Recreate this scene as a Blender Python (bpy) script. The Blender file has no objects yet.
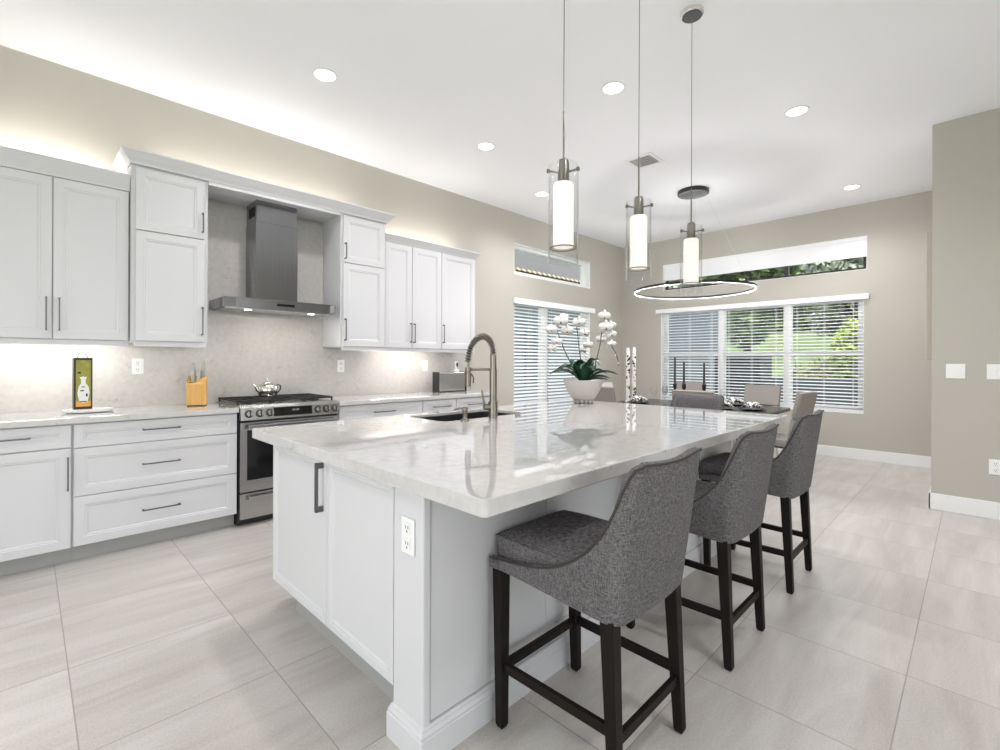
import bpy, bmesh, math, random
from mathutils import Vector, Matrix, noise
random.seed(7)
R = math.radians
C = bpy.context.scene.collection
SC = bpy.context.scene

# ------------------------------------------------------------------ camera
cam_d = bpy.data.cameras.new('camera'); cam = bpy.data.objects.new('camera', cam_d); C.objects.link(cam)
cam_d.sensor_width = 36; cam_d.lens = 474.5 / 1000 * 36; cam_d.shift_y = (361.1 - 375) / 1000
cam_d.clip_start = .02; cam_d.clip_end = 300
cam.matrix_world = (Matrix.Translation((0, 0, 1.274)) @ Matrix.Rotation(R(45.06 - 90), 4, 'Z')
                    @ Matrix.Rotation(R(90), 4, 'X') @ Matrix.Rotation(.004, 4, 'Z'))
SC.camera = cam
# ------------------------------------------------------------------ view, world, sun, fill lights
SC.view_settings.view_transform = 'Standard'; SC.view_settings.look = 'None'
SC.view_settings.gamma = 1; SC.view_settings.use_curve_mapping = False
SC.view_settings.exposure = 0.19
wd = bpy.data.worlds.new('sky'); SC.world = wd; wd.use_nodes = True
wn = wd.node_tree; wn.nodes.clear()
wo = wn.nodes.new('ShaderNodeOutputWorld'); bg = wn.nodes.new('ShaderNodeBackground')
tc = wn.nodes.new('ShaderNodeTexCoord'); sep = wn.nodes.new('ShaderNodeSeparateXYZ'); rmp = wn.nodes.new('ShaderNodeValToRGB')
rmp.color_ramp.elements[0].position = 0; rmp.color_ramp.elements[0].color = (.90, .91, .93, 1)
rmp.color_ramp.elements[1].position = .6; rmp.color_ramp.elements[1].color = (.72, .79, .90, 1)
wn.links.new(tc.outputs['Generated'], sep.inputs[0]); wn.links.new(sep.outputs['Z'], rmp.inputs[0])
wn.links.new(rmp.outputs[0], bg.inputs[0]); wn.links.new(bg.outputs[0], wo.inputs[0])
bg.inputs[1].default_value = 2.0

def light(name, kind, energy, loc, direction, color=(1, 1, 1), **k):
    d = bpy.data.lights.new(name, kind); d.energy = energy; d.color = color
    for a, b in k.items(): setattr(d, a, b)
    o = bpy.data.objects.new(name, d); C.objects.link(o); o.location = loc
    o.rotation_euler = Vector(direction).to_track_quat('-Z', 'Y').to_euler()
    return o
light('sun', 'SUN', 5.0, (0, 0, 20), (.30, .22, -1), (1, .96, .9), angle=R(2))
# unseen fill lights added behind the camera, just inside the added glazed openings
light('fill_back', 'AREA', 30, (.9, -3.12, 1.35), (0, 1, .7), (1, 1, 1), shape='RECTANGLE', size=4.6, size_y=2.3)
light('fill_side', 'AREA', 58, (-2.52, .9, 1.35), (1, 0, .6), (1, 1, 1), shape='RECTANGLE', size=3.6, size_y=2.3)

# ------------------------------------------------------------------ constants (metres)
H = 3.353; YW = 4.565; XW = 7.738; XB = -2.6; YB = -3.2; XR = 5.6; YR = .272

# ------------------------------------------------------------------ materials
def nd(nt, t, **k):
    n = nt.nodes.new(t)
    for a, b in k.items():
        if a in n.inputs: n.inputs[a].default_value = b
        else: setattr(n, a, b)
    return n
MATS = {}
def mat(name, col, rough=.5, metal=0., bump=None, spec=.5, coat=0., vary=None, **k):
    m = bpy.data.materials.new(name); m.use_nodes = True; nt = m.node_tree
    b = nt.nodes['Principled BSDF']
    b.inputs['Base Color'].default_value = (*col, 1); b.inputs['Roughness'].default_value = rough
    b.inputs['Metallic'].default_value = metal; b.inputs['Specular IOR Level'].default_value = spec
    b.inputs['Coat Weight'].default_value = coat
    t = nd(nt, 'ShaderNodeTexCoord')
    if vary:   # (scale vector, amount)
        mp = nd(nt, 'ShaderNodeMapping', Scale=vary[0]); nz = nd(nt, 'ShaderNodeTexNoise', Scale=1., Detail=5.)
        nt.links.new(t.outputs['Object'], mp.inputs[0]); nt.links.new(mp.outputs[0], nz.inputs['Vector'])
        mx = nd(nt, 'ShaderNodeMix', data_type='RGBA')
        mx.inputs[6].default_value = (*[c * (1 - vary[1]) for c in col], 1)
        mx.inputs[7].default_value = (*[min(1, c * (1 + vary[1])) for c in col], 1)
        nt.links.new(nz.outputs['Fac'], mx.inputs[0]); nt.links.new(mx.outputs[2], b.inputs['Base Color'])
    if bump:   # (scale, strength)
        nz = nd(nt, 'ShaderNodeTexNoise', Scale=bump[0], Detail=3.); bp = nd(nt, 'ShaderNodeBump', Strength=bump[1], Distance=.002)
        nt.links.new(t.outputs['Object'], nz.inputs['Vector']); nt.links.new(nz.outputs['Fac'], bp.inputs['Height'])
        nt.links.new(bp.outputs[0], b.inputs['Normal'])
    MATS[name] = m
    return m
def emis(name, col, s, base=None):
    m = bpy.data.materials.new(name); m.use_nodes = True; b = m.node_tree.nodes['Principled BSDF']
    b.inputs['Base Color'].default_value = (*(base or col), 1)
    b.inputs['Emission Color'].default_value = (*col, 1); b.inputs['Emission Strength'].default_value = s
    MATS[name] = m; return m

mat('cabinet_paint', (.67, .67, .69), .38, bump=(60, .03))
mat('wall_paint', (.50, .475, .425), .7, bump=(120, .25))
mat('ceiling_paint', (.885, .89, .915), .8, bump=(90, .2))
mat('trim_paint', (.86, .86, .86), .4)
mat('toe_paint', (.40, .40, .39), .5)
mat('carcass_dark', (.04, .04, .04), .6)
mat('steel', (.50, .50, .50), .27, 1., vary=((3, 3, 160), .12))
mat('steel_hood', (.30, .30, .315), .20, 1., vary=((160, 160, 2), .12))
mat('steel_dark', (.05, .05, .053), .35, .6)
mat('sink_steel', (.035, .035, .036), .4, .3)
mat('chrome', (.80, .79, .76), .10, 1.)
mat('nickel', (.25, .225, .195), .30, 1.)
mat('handle_metal', (.16, .16, .17), .30, 1.)
mat('black_glass', (.006, .006, .007), .06, spec=.6)
mat('cast_iron', (.012, .012, .012), .5)
mat('black_metal', (.012, .012, .012), .35)
mat('dark_wood', (.009, .006, .005), .5, spec=.18, vary=((40, 40, 4), .5), bump=(60, .1))
mat('leather', (.27, .245, .225), .5, bump=(200, .15))
mat('leather_light', (.62, .61, .61), .5)
mat('leather_seam', (.07, .06, .055), .6)
mat('table_dark', (.02, .018, .018), .25)
mat('outlet_plastic', (.88, .88, .87), .35)
mat('slot_dark', (.02, .02, .02), .6)
mat('blind_white', (.90, .91, .93), .45)
mat('window_bronze', (.015, .015, .016), .4)
mat('ceramic_cream', (.55, .52, .49), .35, bump=(250, .35))
mat('leaf_green', (.012, .060, .030), .35, vary=((20, 20, 20), .35))
mat('petal_white', (.80, .78, .76), .5)
mat('stem_brown', (.10, .09, .05), .6)
mat('bamboo', (.66, .38, .11), .45, vary=((60, 60, 5), .18))
mat('knife_steel', (.55, .53, .50), .3, .9)
mat('marble_board', (.86, .85, .84), .3)
mat('tin_black', (.02, .017, .013), .4)
mat('tin_side', (.11, .10, .09), .4)
mat('tin_green', (.30, .29, .045), .4, vary=((40, 40, 40), .35))
mat('tin_orange', (.75, .36, .08), .4)
mat('napkin_zebra', (.5, .5, .48), .8)
mat('canvas_tan', (.50, .46, .40), .8)
mat('grass', (.15, .20, .08), .9, vary=((3, 3, 3), .45))
mat('bark', (.07, .055, .045), .9)
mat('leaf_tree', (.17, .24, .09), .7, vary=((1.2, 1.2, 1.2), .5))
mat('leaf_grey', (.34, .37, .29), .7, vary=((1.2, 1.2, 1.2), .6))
mat('leaf_hedge', (.33, .42, .05), .7, vary=((2, 2, 2), .5))
mat('leaf_olive', (.22, .22, .08), .7, vary=((2, 2, 2), .5))
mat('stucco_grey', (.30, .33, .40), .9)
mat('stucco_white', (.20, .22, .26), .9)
mat('roof_tile', (.17, .16, .16), .8, vary=((4, 4, 4), .3))
mat('roof_edge', (.55, .40, .25), .8)
mat('box_dark', (.035, .04, .055), .6)
mat('window_glass_dark', (.16, .19, .25), .3)
mat('asphalt', (.10, .11, .13), .9)
mat('exterior_soil', (.25, .24, .2), .9)
emis('lamp_on', (1, .97, .92), 4.0)
emis('shade_on', (1, .92, .84), .45, (.8, .78, .74))
emis('strip_on', (1, .96, .90), 9.0)
emis('led_ring', (1, .98, .95), 1.5)

def floor_mat():
    m = bpy.data.materials.new('floor_tile'); m.use_nodes = True; nt = m.node_tree; b = nt.nodes['Principled BSDF']; L = nt.links.new
    t = nd(nt, 'ShaderNodeTexCoord')
    off = nd(nt, 'ShaderNodeVectorMath', operation='ADD'); off.inputs[1].default_value = (-.125 + .6035 * 20, -.195 + .61 * 20, 0)
    L(t.outputs['Object'], off.inputs[0])
    br = nd(nt, 'ShaderNodeTexBrick', offset=0., squash=1.)
    br.inputs['Scale'].default_value = 1; br.inputs['Mortar Size'].default_value = .0026; br.inputs['Mortar Smooth'].default_value = .25
    br.inputs['Brick Width'].default_value = .6035; br.inputs['Row Height'].default_value = .61; br.inputs['Bias'].default_value = 0
    br.inputs['Color1'].default_value = (.0, .0, .0, 1); br.inputs['Color2'].default_value = (1, 1, 1, 1); br.inputs['Mortar'].default_value = (.5, .5, .5, 1)
    L(off.outputs[0], br.inputs['Vector'])
    # streaks, shifted per tile so that they break at the joints
    sc = nd(nt, 'ShaderNodeVectorMath', operation='SCALE'); sc.inputs[3].default_value = 7.0; L(br.outputs['Color'], sc.inputs[0])
    ad = nd(nt, 'ShaderNodeVectorMath', operation='ADD'); L(off.outputs[0], ad.inputs[0]); L(sc.outputs[0], ad.inputs[1])
    mp = nd(nt, 'ShaderNodeMapping', Scale=(.9, 6., 1.), Rotation=(0, 0, .18)); L(ad.outputs[0], mp.inputs[0])
    n1 = nd(nt, 'ShaderNodeTexNoise', Scale=1.1, Detail=7., Roughness=.62, Distortion=.7); L(mp.outputs[0], n1.inputs['Vector'])
    n2 = nd(nt, 'ShaderNodeTexNoise', Scale=130., Detail=2.); L(off.outputs[0], n2.inputs['Vector'])
    cr = nd(nt, 'ShaderNodeValToRGB'); cr.color_ramp.elements[0].position = .3; cr.color_ramp.elements[0].color = (.475, .435, .40, 1)
    cr.color_ramp.elements[1].position = .72; cr.color_ramp.elements[1].color = (.635, .605, .58, 1)
    L(n1.outputs['Fac'], cr.inputs[0])
    m1 = nd(nt, 'ShaderNodeMix', data_type='RGBA', blend_type='MULTIPLY'); m1.inputs[0].default_value = .10
    L(cr.outputs[0], m1.inputs[6]); L(br.outputs['Color'], m1.inputs[7])
    m2 = nd(nt, 'ShaderNodeMix', data_type='RGBA', blend_type='OVERLAY'); m2.inputs[0].default_value = .22
    L(m1.outputs[2], m2.inputs[6]); L(n2.outputs['Fac'], m2.inputs[7])
    m3 = nd(nt, 'ShaderNodeMix', data_type='RGBA'); L(br.outputs['Fac'], m3.inputs[0]); L(m2.outputs[2], m3.inputs[6])
    m3.inputs[7].default_value = (.33, .30, .275, 1)
    L(m3.outputs[2], b.inputs['Base Color'])
    b.inputs['Roughness'].default_value = .30; b.inputs['Specular IOR Level'].default_value = .42
    bp = nd(nt, 'ShaderNodeBump', Strength=.3, Distance=.0015); bp.invert = True; L(br.outputs['Fac'], bp.inputs['Height']); L(bp.outputs[0], b.inputs['Normal'])
    return m
MATS['floor_tile'] = floor_mat()

def quartz(name, rough, base, vein, dens=1.):
    m = bpy.data.materials.new(name); m.use_nodes = True; nt = m.node_tree; b = nt.nodes['Principled BSDF']; L = nt.links.new
    t = nd(nt, 'ShaderNodeTexCoord')
    w = nd(nt, 'ShaderNodeTexNoise', Scale=2.3, Detail=4.); L(t.outputs['Object'], w.inputs['Vector'])
    mx = nd(nt, 'ShaderNodeVectorMath', operation='MULTIPLY_ADD'); L(w.outputs['Color'], mx.inputs[0]); mx.inputs[1].default_value = (.5, .5, .5); L(t.outputs['Object'], mx.inputs[2])
    n = nd(nt, 'ShaderNodeTexNoise', Scale=8.5 * dens, Detail=9., Roughness=.68); L(mx.outputs[0], n.inputs['Vector'])
    a = nd(nt, 'ShaderNodeMath', operation='SUBTRACT'); L(n.outputs['Fac'], a.inputs[0]); a.inputs[1].default_value = .5
    ab = nd(nt, 'ShaderNodeMath', operation='ABSOLUTE'); L(a.outputs[0], ab.inputs[0])
    mr = nd(nt, 'ShaderNodeMapRange'); mr.inputs['From Min'].default_value = 0; mr.inputs['From Max'].default_value = .018; mr.inputs['To Min'].default_value = 1; mr.inputs['To Max'].default_value = 0
    L(ab.outputs[0], mr.inputs['Value'])
    br_ = nd(nt, 'ShaderNodeTexNoise', Scale=9., Detail=3.); L(t.outputs['Object'], br_.inputs['Vector'])
    g = nd(nt, 'ShaderNodeMapRange'); g.inputs['From Min'].default_value = .54; g.inputs['From Max'].default_value = .72; L(br_.outputs['Fac'], g.inputs['Value'])
    mu = nd(nt, 'ShaderNodeMath', operation='MULTIPLY'); L(mr.outputs[0], mu.inputs[0]); L(g.outputs[0], mu.inputs[1])
    cl = nd(nt, 'ShaderNodeTexNoise', Scale=26., Detail=5.); L(t.outputs['Object'], cl.inputs['Vector'])
    c = nd(nt, 'ShaderNodeValToRGB'); c.color_ramp.elements[0].position = .3; c.color_ramp.elements[0].color = (*[x * .90 for x in base], 1)
    c.color_ramp.elements[1].position = .65; c.color_ramp.elements[1].color = (*base, 1); L(cl.outputs['Fac'], c.inputs[0])
    mm = nd(nt, 'ShaderNodeMix', data_type='RGBA'); L(mu.outputs[0], mm.inputs[0]); L(c.outputs[0], mm.inputs[6]); mm.inputs[7].default_value = (*vein, 1)
    L(mm.outputs[2], b.inputs['Base Color']); b.inputs['Roughness'].default_value = rough
    MATS[name] = m
quartz('quartz_top', .03, (.64, .625, .62), (.26, .245, .235))
b_ = MATS['quartz_top'].node_tree.nodes['Principled BSDF']; b_.inputs['Coat Weight'].default_value = .6; b_.inputs['Coat Roughness'].default_value = .02; b_.inputs['Coat IOR'].default_value = 1.5
quartz('quartz_splash', .16, (.60, .575, .55), (.30, .275, .25), 1.2)

def fabric():
    m = bpy.data.materials.new('tweed'); m.use_nodes = True; nt = m.node_tree; b = nt.nodes['Principled BSDF']; L = nt.links.new
    t = nd(nt, 'ShaderNodeTexCoord'); outs = []
    for s in ((560, 560, 60), (75, 75, 560)):
        mp = nd(nt, 'ShaderNodeMapping', Scale=s); n = nd(nt, 'ShaderNodeTexNoise', Scale=1., Detail=2.)
        L(t.outputs['Object'], mp.inputs[0]); L(mp.outputs[0], n.inputs['Vector']); outs.append(n)
    a = nd(nt, 'ShaderNodeMath', operation='ADD'); L(outs[0].outputs['Fac'], a.inputs[0]); L(outs[1].outputs['Fac'], a.inputs[1])
    c = nd(nt, 'ShaderNodeValToRGB'); e = c.color_ramp.elements; e[0].position = .36; e[0].color = (.048, .042, .042, 1)
    e[1].position = .66; e[1].color = (.235, .222, .232, 1)
    h = nd(nt, 'ShaderNodeMath', operation='MULTIPLY'); h.inputs[1].default_value = .5; L(a.outputs[0], h.inputs[0]); L(h.outputs[0], c.inputs[0])
    L(c.outputs[0], b.inputs['Base Color']); b.inputs['Roughness'].default_value = .9; b.inputs['Specular IOR Level'].default_value = .2
    bp = nd(nt, 'ShaderNodeBump', Strength=.5, Distance=.0012); L(h.outputs[0], bp.inputs['Height']); L(bp.outputs[0], b.inputs['Normal'])
    MATS['tweed'] = m
fabric()
mat('piping_dark', (.05, .042, .040), .8)

def zebra():
    m = MATS['napkin_zebra']; nt = m.node_tree; b = nt.nodes['Principled BSDF']
    t = nd(nt, 'ShaderNodeTexCoord'); w = nd(nt, 'ShaderNodeTexNoise', Scale=28., Detail=1., Distortion=1.2)
    nt.links.new(t.outputs['Object'], w.inputs['Vector']); c = nd(nt, 'ShaderNodeValToRGB'); c.color_ramp.interpolation = 'CONSTANT'
    c.color_ramp.elements[0].color = (.03, .03, .03, 1); c.color_ramp.elements[1].position = .5; c.color_ramp.elements[1].color = (.8, .78, .75, 1)
    nt.links.new(w.outputs['Fac'], c.inputs[0]); nt.links.new(c.outputs[0], b.inputs['Base Color'])
zebra()
def glass(name, tint=(1, 1, 1), ior=1.45, rough=0.):
    m = bpy.data.materials.new(name); m.use_nodes = True; nt = m.node_tree; nt.nodes.clear(); L = nt.links.new
    o = nd(nt, 'ShaderNodeOutputMaterial'); tr = nd(nt, 'ShaderNodeBsdfTransparent'); tr.inputs[0].default_value = (*tint, 1)
    gl = nd(nt, 'ShaderNodeBsdfGlossy'); gl.inputs['Roughness'].default_value = rough; fr = nd(nt, 'ShaderNodeLayerWeight', Blend=.5)
    pw = nd(nt, 'ShaderNodeMath', operation='POWER'); pw.inputs[1].default_value = 4.5; L(fr.outputs['Facing'], pw.inputs[0])
    ma = nd(nt, 'ShaderNodeMath', operation='MULTIPLY_ADD'); ma.inputs[1].default_value = .8; ma.inputs[2].default_value = ((ior - 1) / (ior + 1)) ** 2; L(pw.outputs[0], ma.inputs[0])
    mx = nd(nt, 'ShaderNodeMixShader'); L(ma.outputs[0], mx.inputs[0]); L(tr.outputs[0], mx.inputs[1]); L(gl.outputs[0], mx.inputs[2]); L(mx.outputs[0], o.inputs[0])
    MATS[name] = m
glass('window_glass', (.96, .98, .97), 1.3)
glass('clear_glass', (.975, .98, .985), 1.45)
glass('smoke_glass', (.55, .56, .58), 1.5)

# ------------------------------------------------------------------ geometry helpers
OFF = {}
class MB:
    def __init__(s): s.b = bmesh.new()
    def v(s, p): return s.b.verts.new(p)
    def face(s, vs):
        try: return s.b.faces.new(vs)
        except ValueError: return None
    def box(s, x0, x1, y0, y1, z0, z1, M=None):
        P = [Vector((x, y, z)) for x in (x0, x1) for y in (y0, y1) for z in (z0, z1)]
        if M: P = [M @ p for p in P]
        a = [s.v(p) for p in P]
        for f in ((0, 1, 3, 2), (4, 6, 7, 5), (0, 4, 5, 1), (2, 3, 7, 6), (0, 2, 6, 4), (1, 5, 7, 3)): s.face([a[i] for i in f])
        return s
    def loft(s, rings, cap=True, closed=True):
        rr = [[s.v(p) for p in r] for r in rings]
        n = len(rr[0])
        for i in range(len(rr) - 1):
            for j in range(n if closed else n - 1):
                s.face([rr[i][j], rr[i][(j + 1) % n], rr[i + 1][(j + 1) % n], rr[i + 1][j]])
        if cap: s.face(rr[0][::-1]); s.face(rr[-1])
        return s
    def cyl(s, p0, p1, r0, r1=None, n=20, cap=True):
        p0, p1 = Vector(p0), Vector(p1); r1 = r0 if r1 is None else r1; d = (p1 - p0).normalized()
        u = d.orthogonal().normalized(); w = d.cross(u)
        ring = lambda p, r: [p + (u * math.cos(2 * math.pi * k / n) + w * math.sin(2 * math.pi * k / n)) * r for k in range(n)]
        return s.loft([ring(p0, r0), ring(p1, r1)], cap)
    def lathe(s, prof, c=(0, 0, 0), n=28, cap=True, sx=1., sy=1.):
        c = Vector(c)
        return s.loft([[c + Vector((r * sx * math.cos(2 * math.pi * k / n), r * sy * math.sin(2 * math.pi * k / n), z)) for k in range(n)] for r, z in prof], cap)
    def tube(s, pts, r, n=8, closed=False):
        pts = [Vector(p) for p in pts]; N = len(pts); rings = []; u = None
        for i, p in enumerate(pts):
            a = pts[(i - 1) % N] if (closed or i) else p; c = pts[(i + 1) % N] if (closed or i < N - 1) else p
            d = (c - a).normalized()
            if u is None: u = d.orthogonal().normalized()
            u = (u - d * u.dot(d)).normalized(); w = d.cross(u); rad = r[i] if isinstance(r, (list, tuple)) else r
            rings.append([p + (u * math.cos(2 * math.pi * k / n) + w * math.sin(2 * math.pi * k / n)) * rad for k in range(n)])
        if closed:
            rings.append(rings[0]); s.loft(rings, False); bmesh.ops.remove_doubles(s.b, verts=s.b.verts, dist=1e-6); return s
        return s.loft(rings, True)
    def prism(s, poly, z0, z1, f=lambda x, y, z: (x, y, z)):
        return s.loft([[f(x, y, z0) for x, y in poly], [f(x, y, z1) for x, y in poly]])
    def plate(s, outer, holes, d0, d1, f):
        for d in (d0, d1):
            es = []
            for lp in [outer] + holes:
                vs = [s.v(f(a, b, d)) for a, b in lp]
                es += [s.b.edges.new((vs[i], vs[(i + 1) % len(vs)])) for i in range(len(vs))]
            bmesh.ops.triangle_fill(s.b, use_beauty=True, use_dissolve=False, edges=es)
        for lp in [outer] + holes:
            n = len(lp)
            for i in range(n):
                a, b = lp[i], lp[(i + 1) % n]
                s.face([s.v(f(*a, d0)), s.v(f(*b, d0)), s.v(f(*b, d1)), s.v(f(*a, d1))])
        bmesh.ops.remove_doubles(s.b, verts=s.b.verts, dist=1e-5)
        return s
    def slab(s, outer, holes, z0, z1, e=.004):
        def inset(lp, d):
            n = len(lp); o = []
            for i in range(n):
                p0, p, p1 = Vector(lp[i - 1]), Vector(lp[i]), Vector(lp[(i + 1) % n])
                a, b = (p - p0).normalized(), (p1 - p).normalized(); na, nb = Vector((-a.y, a.x)), Vector((-b.y, b.x))
                k = (na + nb).normalized(); o.append(tuple(p + k * (d / max(.3, k.dot(na)))))
            return o
        for z, top in ((z0, 0), (z1, 1)):
            es = []
            for lp in [inset(outer, e)] + holes:
                vs = [s.v((a, b, z)) for a, b in lp]; es += [s.b.edges.new((vs[i], vs[(i + 1) % len(vs)])) for i in range(len(vs))]
            bmesh.ops.triangle_fill(s.b, use_beauty=True, use_dissolve=False, edges=es)
        rings = [[(a, b, z) for a, b in inset(outer, d)] for z, d in ((z0, e), (z0 + e * .3, e * .3), (z0 + e, 0), (z1 - e, 0), (z1 - e * .3, e * .3), (z1, e))]
        s.loft(rings, cap=False)
        for lp in holes: s.loft([[(a, b, z0) for a, b in lp], [(a, b, z1) for a, b in lp]], cap=False)
        bmesh.ops.remove_doubles(s.b, verts=s.b.verts, dist=1e-5)
        return s
    def build(s, name, m, parent=None, bevel=0, smooth=False, seg=2, sub=0, off=None, angle=40):
        me = bpy.data.meshes.new(name); bmesh.ops.recalc_face_normals(s.b, faces=s.b.faces)
        o = bpy.data.objects.new(name, me); C.objects.link(o)
        if parent is not None:
            L = OFF.get(parent.name, Vector((0, 0, 0))); o.parent = parent; OFF[o.name] = L
        else:
            L = Vector(off) if off else Vector((0, 0, 0)); o.location = L; OFF[o.name] = L
        if L.length: bmesh.ops.translate(s.b, verts=s.b.verts, vec=-L)
        s.b.to_mesh(me); s.b.free()
        me.materials.append(MATS[m] if isinstance(m, str) else m)
        if smooth:
            for p in me.polygons: p.use_smooth = True
            if smooth == 'auto': me.set_sharp_from_angle(angle=R(angle))
        if bevel:
            b = o.modifiers.new('bevel', 'BEVEL'); b.width = bevel; b.segments = seg; b.limit_method = 'ANGLE'; b.angle_limit = R(35)
        if sub:
            q = o.modifiers.new('sub', 'SUBSURF'); q.levels = sub; q.render_levels = sub
        return o
def tag(o, label=None, cat=None, group=None, kind=None):
    if label: o['label'] = label
    if cat: o['category'] = cat
    if group: o['group'] = group
    if kind: o['kind'] = kind
    return o
def thing(name, label, cat, loc=(0, 0, 0), group=None):
    o = bpy.data.objects.new(name, None); C.objects.link(o); o.location = loc; o.empty_display_size = .1
    OFF[o.name] = Vector(loc); return tag(o, label, cat, group)
def dup(root, loc, rz=0, label=None, group=None):
    kids = [c for c in C.objects if c.parent == root]
    def cp(o, par):
        c = o.copy(); C.objects.link(c); c.parent = par
        for ch in [k for k in C.objects if k.parent == o]: cp(ch, c)
        return c
    r = cp(root, None); r.location = loc; r.rotation_euler = (0, 0, rz)
    if label: r['label'] = label
    if group: r['group'] = group
    return r
def struct(o): o['kind'] = 'structure'; return o
def rect(a0, a1, b0, b1): return [(a0, b0), (a1, b0), (a1, b1), (a0, b1)]

def panel(mb, o, u, n, w, h, fr=.055, t=.020, plain=False):
    """framed door/drawer front: o bottom corner at the back, u width direction, n outward normal"""
    o, u, n = Vector(o), Vector(u), Vector(n); z = Vector((0, 0, 1))
    def loop(i, d): return [o + u * a + z * b + n * d for a, b in ((i, i), (w - i, i), (w - i, h - i), (i, h - i))]
    prof = [(0, 0), (0, t - .002), (.002, t)]
    if not plain: prof += [(fr, t), (fr + .003, t - .003), (fr + .011, t - .003), (fr + .018, t - .008)]
    mb.loft([loop(i, d) for i, d in prof]); return mb
def pull(mb, c, ax, n, L=.21, out=.032, r=.0045, sq=True):
    """bar pull centred on c, along ax, standing off along n"""
    c, ax, n = Vector(c), Vector(ax).normalized(), Vector(n); s = ax.cross(n)
    def bx(p, a, b, d):   # half sizes along ax, n, s
        P = [p + ax * i * a + n * j * b + s * k * d for i in (-1, 1) for j in (-1, 1) for k in (-1, 1)]
        vs = [mb.v(q) for q in P]
        for f in ((0, 1, 3, 2), (4, 6, 7, 5), (0, 4, 5, 1), (2, 3, 7, 6), (0, 2, 6, 4), (1, 5, 7, 3)): mb.face([vs[i] for i in f])
    bx(c + n * out, L / 2, r * .7, r)
    for e in (-1, 1): bx(c + ax * e * (L / 2 - r * 1.5) + n * out / 2, r * 1.5, out / 2, r * 1.05)
    return mb

# ------------------------------------------------------------------ room shell
fl = MB().box(XB - .2, XW + .2, YB - .2, YW + .2, -.12, 0).build('floor', 'floor_tile'); struct(fl)
ce = MB().box(XB - .9, XW + .9, YB - .9, YW + .9, H, H + .15).build('ceiling', 'ceiling_paint'); struct(ce)  # runs past the walls as an unseen overhang, added to shade the windows
WL = [(4.83, 6.68, .60, 2.13), (4.825, 6.68, 2.49, 2.93)]   # kitchen wall windows x0,x1,z0,z1
WF = [(1.03, 3.83, .60, 2.13), (1.00, 3.80, 2.49, 2.93)]   # far wall windows y0,y1,z0,z1
struct(MB().plate(rect(XB, XW + .2, 0, H), [rect(*w) for w in WL], YW, YW + .2, lambda a, b, d: (a, d, b)).build('wall_left', 'wall_paint'))
struct(MB().plate(rect(YB, YW, 0, H), [rect(*w) for w in WF], XW, XW + .2, lambda a, b, d: (d, a, b)).build('wall_far', 'wall_paint'))
struct(MB().box(XR, XW, YB, YR, 0, H).build('wall_right', 'wall_paint'))
struct(MB().plate(rect(XB, XR, 0, H), [rect(-1.4, 3.2, .02, 2.5)], YB - .2, YB, lambda a, b, d: (a, d, b)).build('wall_back', 'wall_paint'))
struct(MB().plate(rect(YB, YW, 0, H), [rect(-.9, 2.7, .02, 2.5)], XB - .2, XB, lambda a, b, d: (d, a, b)).build('wall_side', 'wall_paint'))
for nm, lo, hi, fx in (('added_door_1', -1.4, 3.2, lambda a, b, d: (a, YB - .16 + d, b)), ('added_door_2', -.9, 2.7, lambda a, b, d: (XB - .16 + d, a, b))):  # unseen glazed doors, added to give the fill lights an opening
    mid = (lo + hi) / 2
    dr = struct(MB().plate(rect(lo, hi, .02, 2.5), [rect(lo + .07, mid - .04, .1, 2.43), rect(mid + .04, hi - .07, .1, 2.43)], 0, .06, fx).build(nm, 'trim_paint'))
    MB().plate(rect(lo + .07, hi - .07, .1, 2.43), [], .027, .033, fx).build('glass_pane', 'window_glass', dr)
def baseboard(nm, pts):   # list of boxes
    m = MB()
    for x0, x1, y0, y1 in pts:
        m.box(x0, x1, y0, y1, 0, .14)
    return struct(m.build(nm, 'trim_paint', bevel=.004))
baseboard('baseboard_far', [(XW - .014, XW - .0005, YR, YW)])
baseboard('baseboard_left', [(3.83, XW - .015, YW - .014, YW - .0005)])
baseboard('baseboard_right', [(XR - .016, XR - .0005, YB, YR + .016), (XR - .016, XW - .015, YR + .0005, YR + .016)])

# ------------------------------------------------------------------ windows
def window(nm, f, a0, a1, z0, z1, splits, rail, fm='trim_paint', sw=.055, mw=.10, sill=True):
    """f maps (along, z, depth-out); frame sits 8..14 cm outward"""
    holes = []; edges = [a0 + .02] + list(splits) + [a1 - .02]
    for i in range(len(edges) - 1):
        l = edges[i] + (sw if i == 0 else mw / 2); r = edges[i + 1] - (sw if i == len(edges) - 2 else mw / 2)
        if rail: holes += [rect(l, r, z0 + .07, rail - .03), rect(l, r, rail + .03, z1 - .05)]
        else: holes += [rect(l, r, z0 + .045, z1 - .045)]
    w = struct(MB().plate(rect(a0 + .001, a1 - .001, z0 + .001, z1 - .001), holes, .09, .15, f).build(nm, fm, bevel=.003))
    MB().plate(rect(a0 + .03, a1 - .03, z0 + .03, z1 - .03), [], .118, .122, f).build('glass_pane', 'window_glass', w)
    m = MB()  # white lining of the reveal
    t = .006
    for r4 in ((a0, a0 + t, z0, z1), (a1 - t, a1, z0, z1), (a0, a1, z1 - t, z1)):
        m.plate(rect(*[r4[0], r4[1]], r4[2], r4[3]), [], .0, .089, f)
    m.plate(rect(a0, a1, z0, z0 + (.045 if sill else t)), [], -.004 if sill else 0, .089, f)
    m.build('window_frame', 'trim_paint', w)
    return w
fF = lambda a, b, d: (XW + d, a, b)
fL = lambda a, b, d: (a, YW + d, b)
window('window_1', fL, *WL[0], [5.60], None, mw=.16)
window('window_2', fL, *WL[1], [], None)
window('window_3', fF, *WF[0], [1.93, 2.855], 1.395, mw=.11)
window('window_4', fF, *WF[1], [1.95], None, fm='window_bronze', sw=.03, mw=.05, sill=False)

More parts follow.
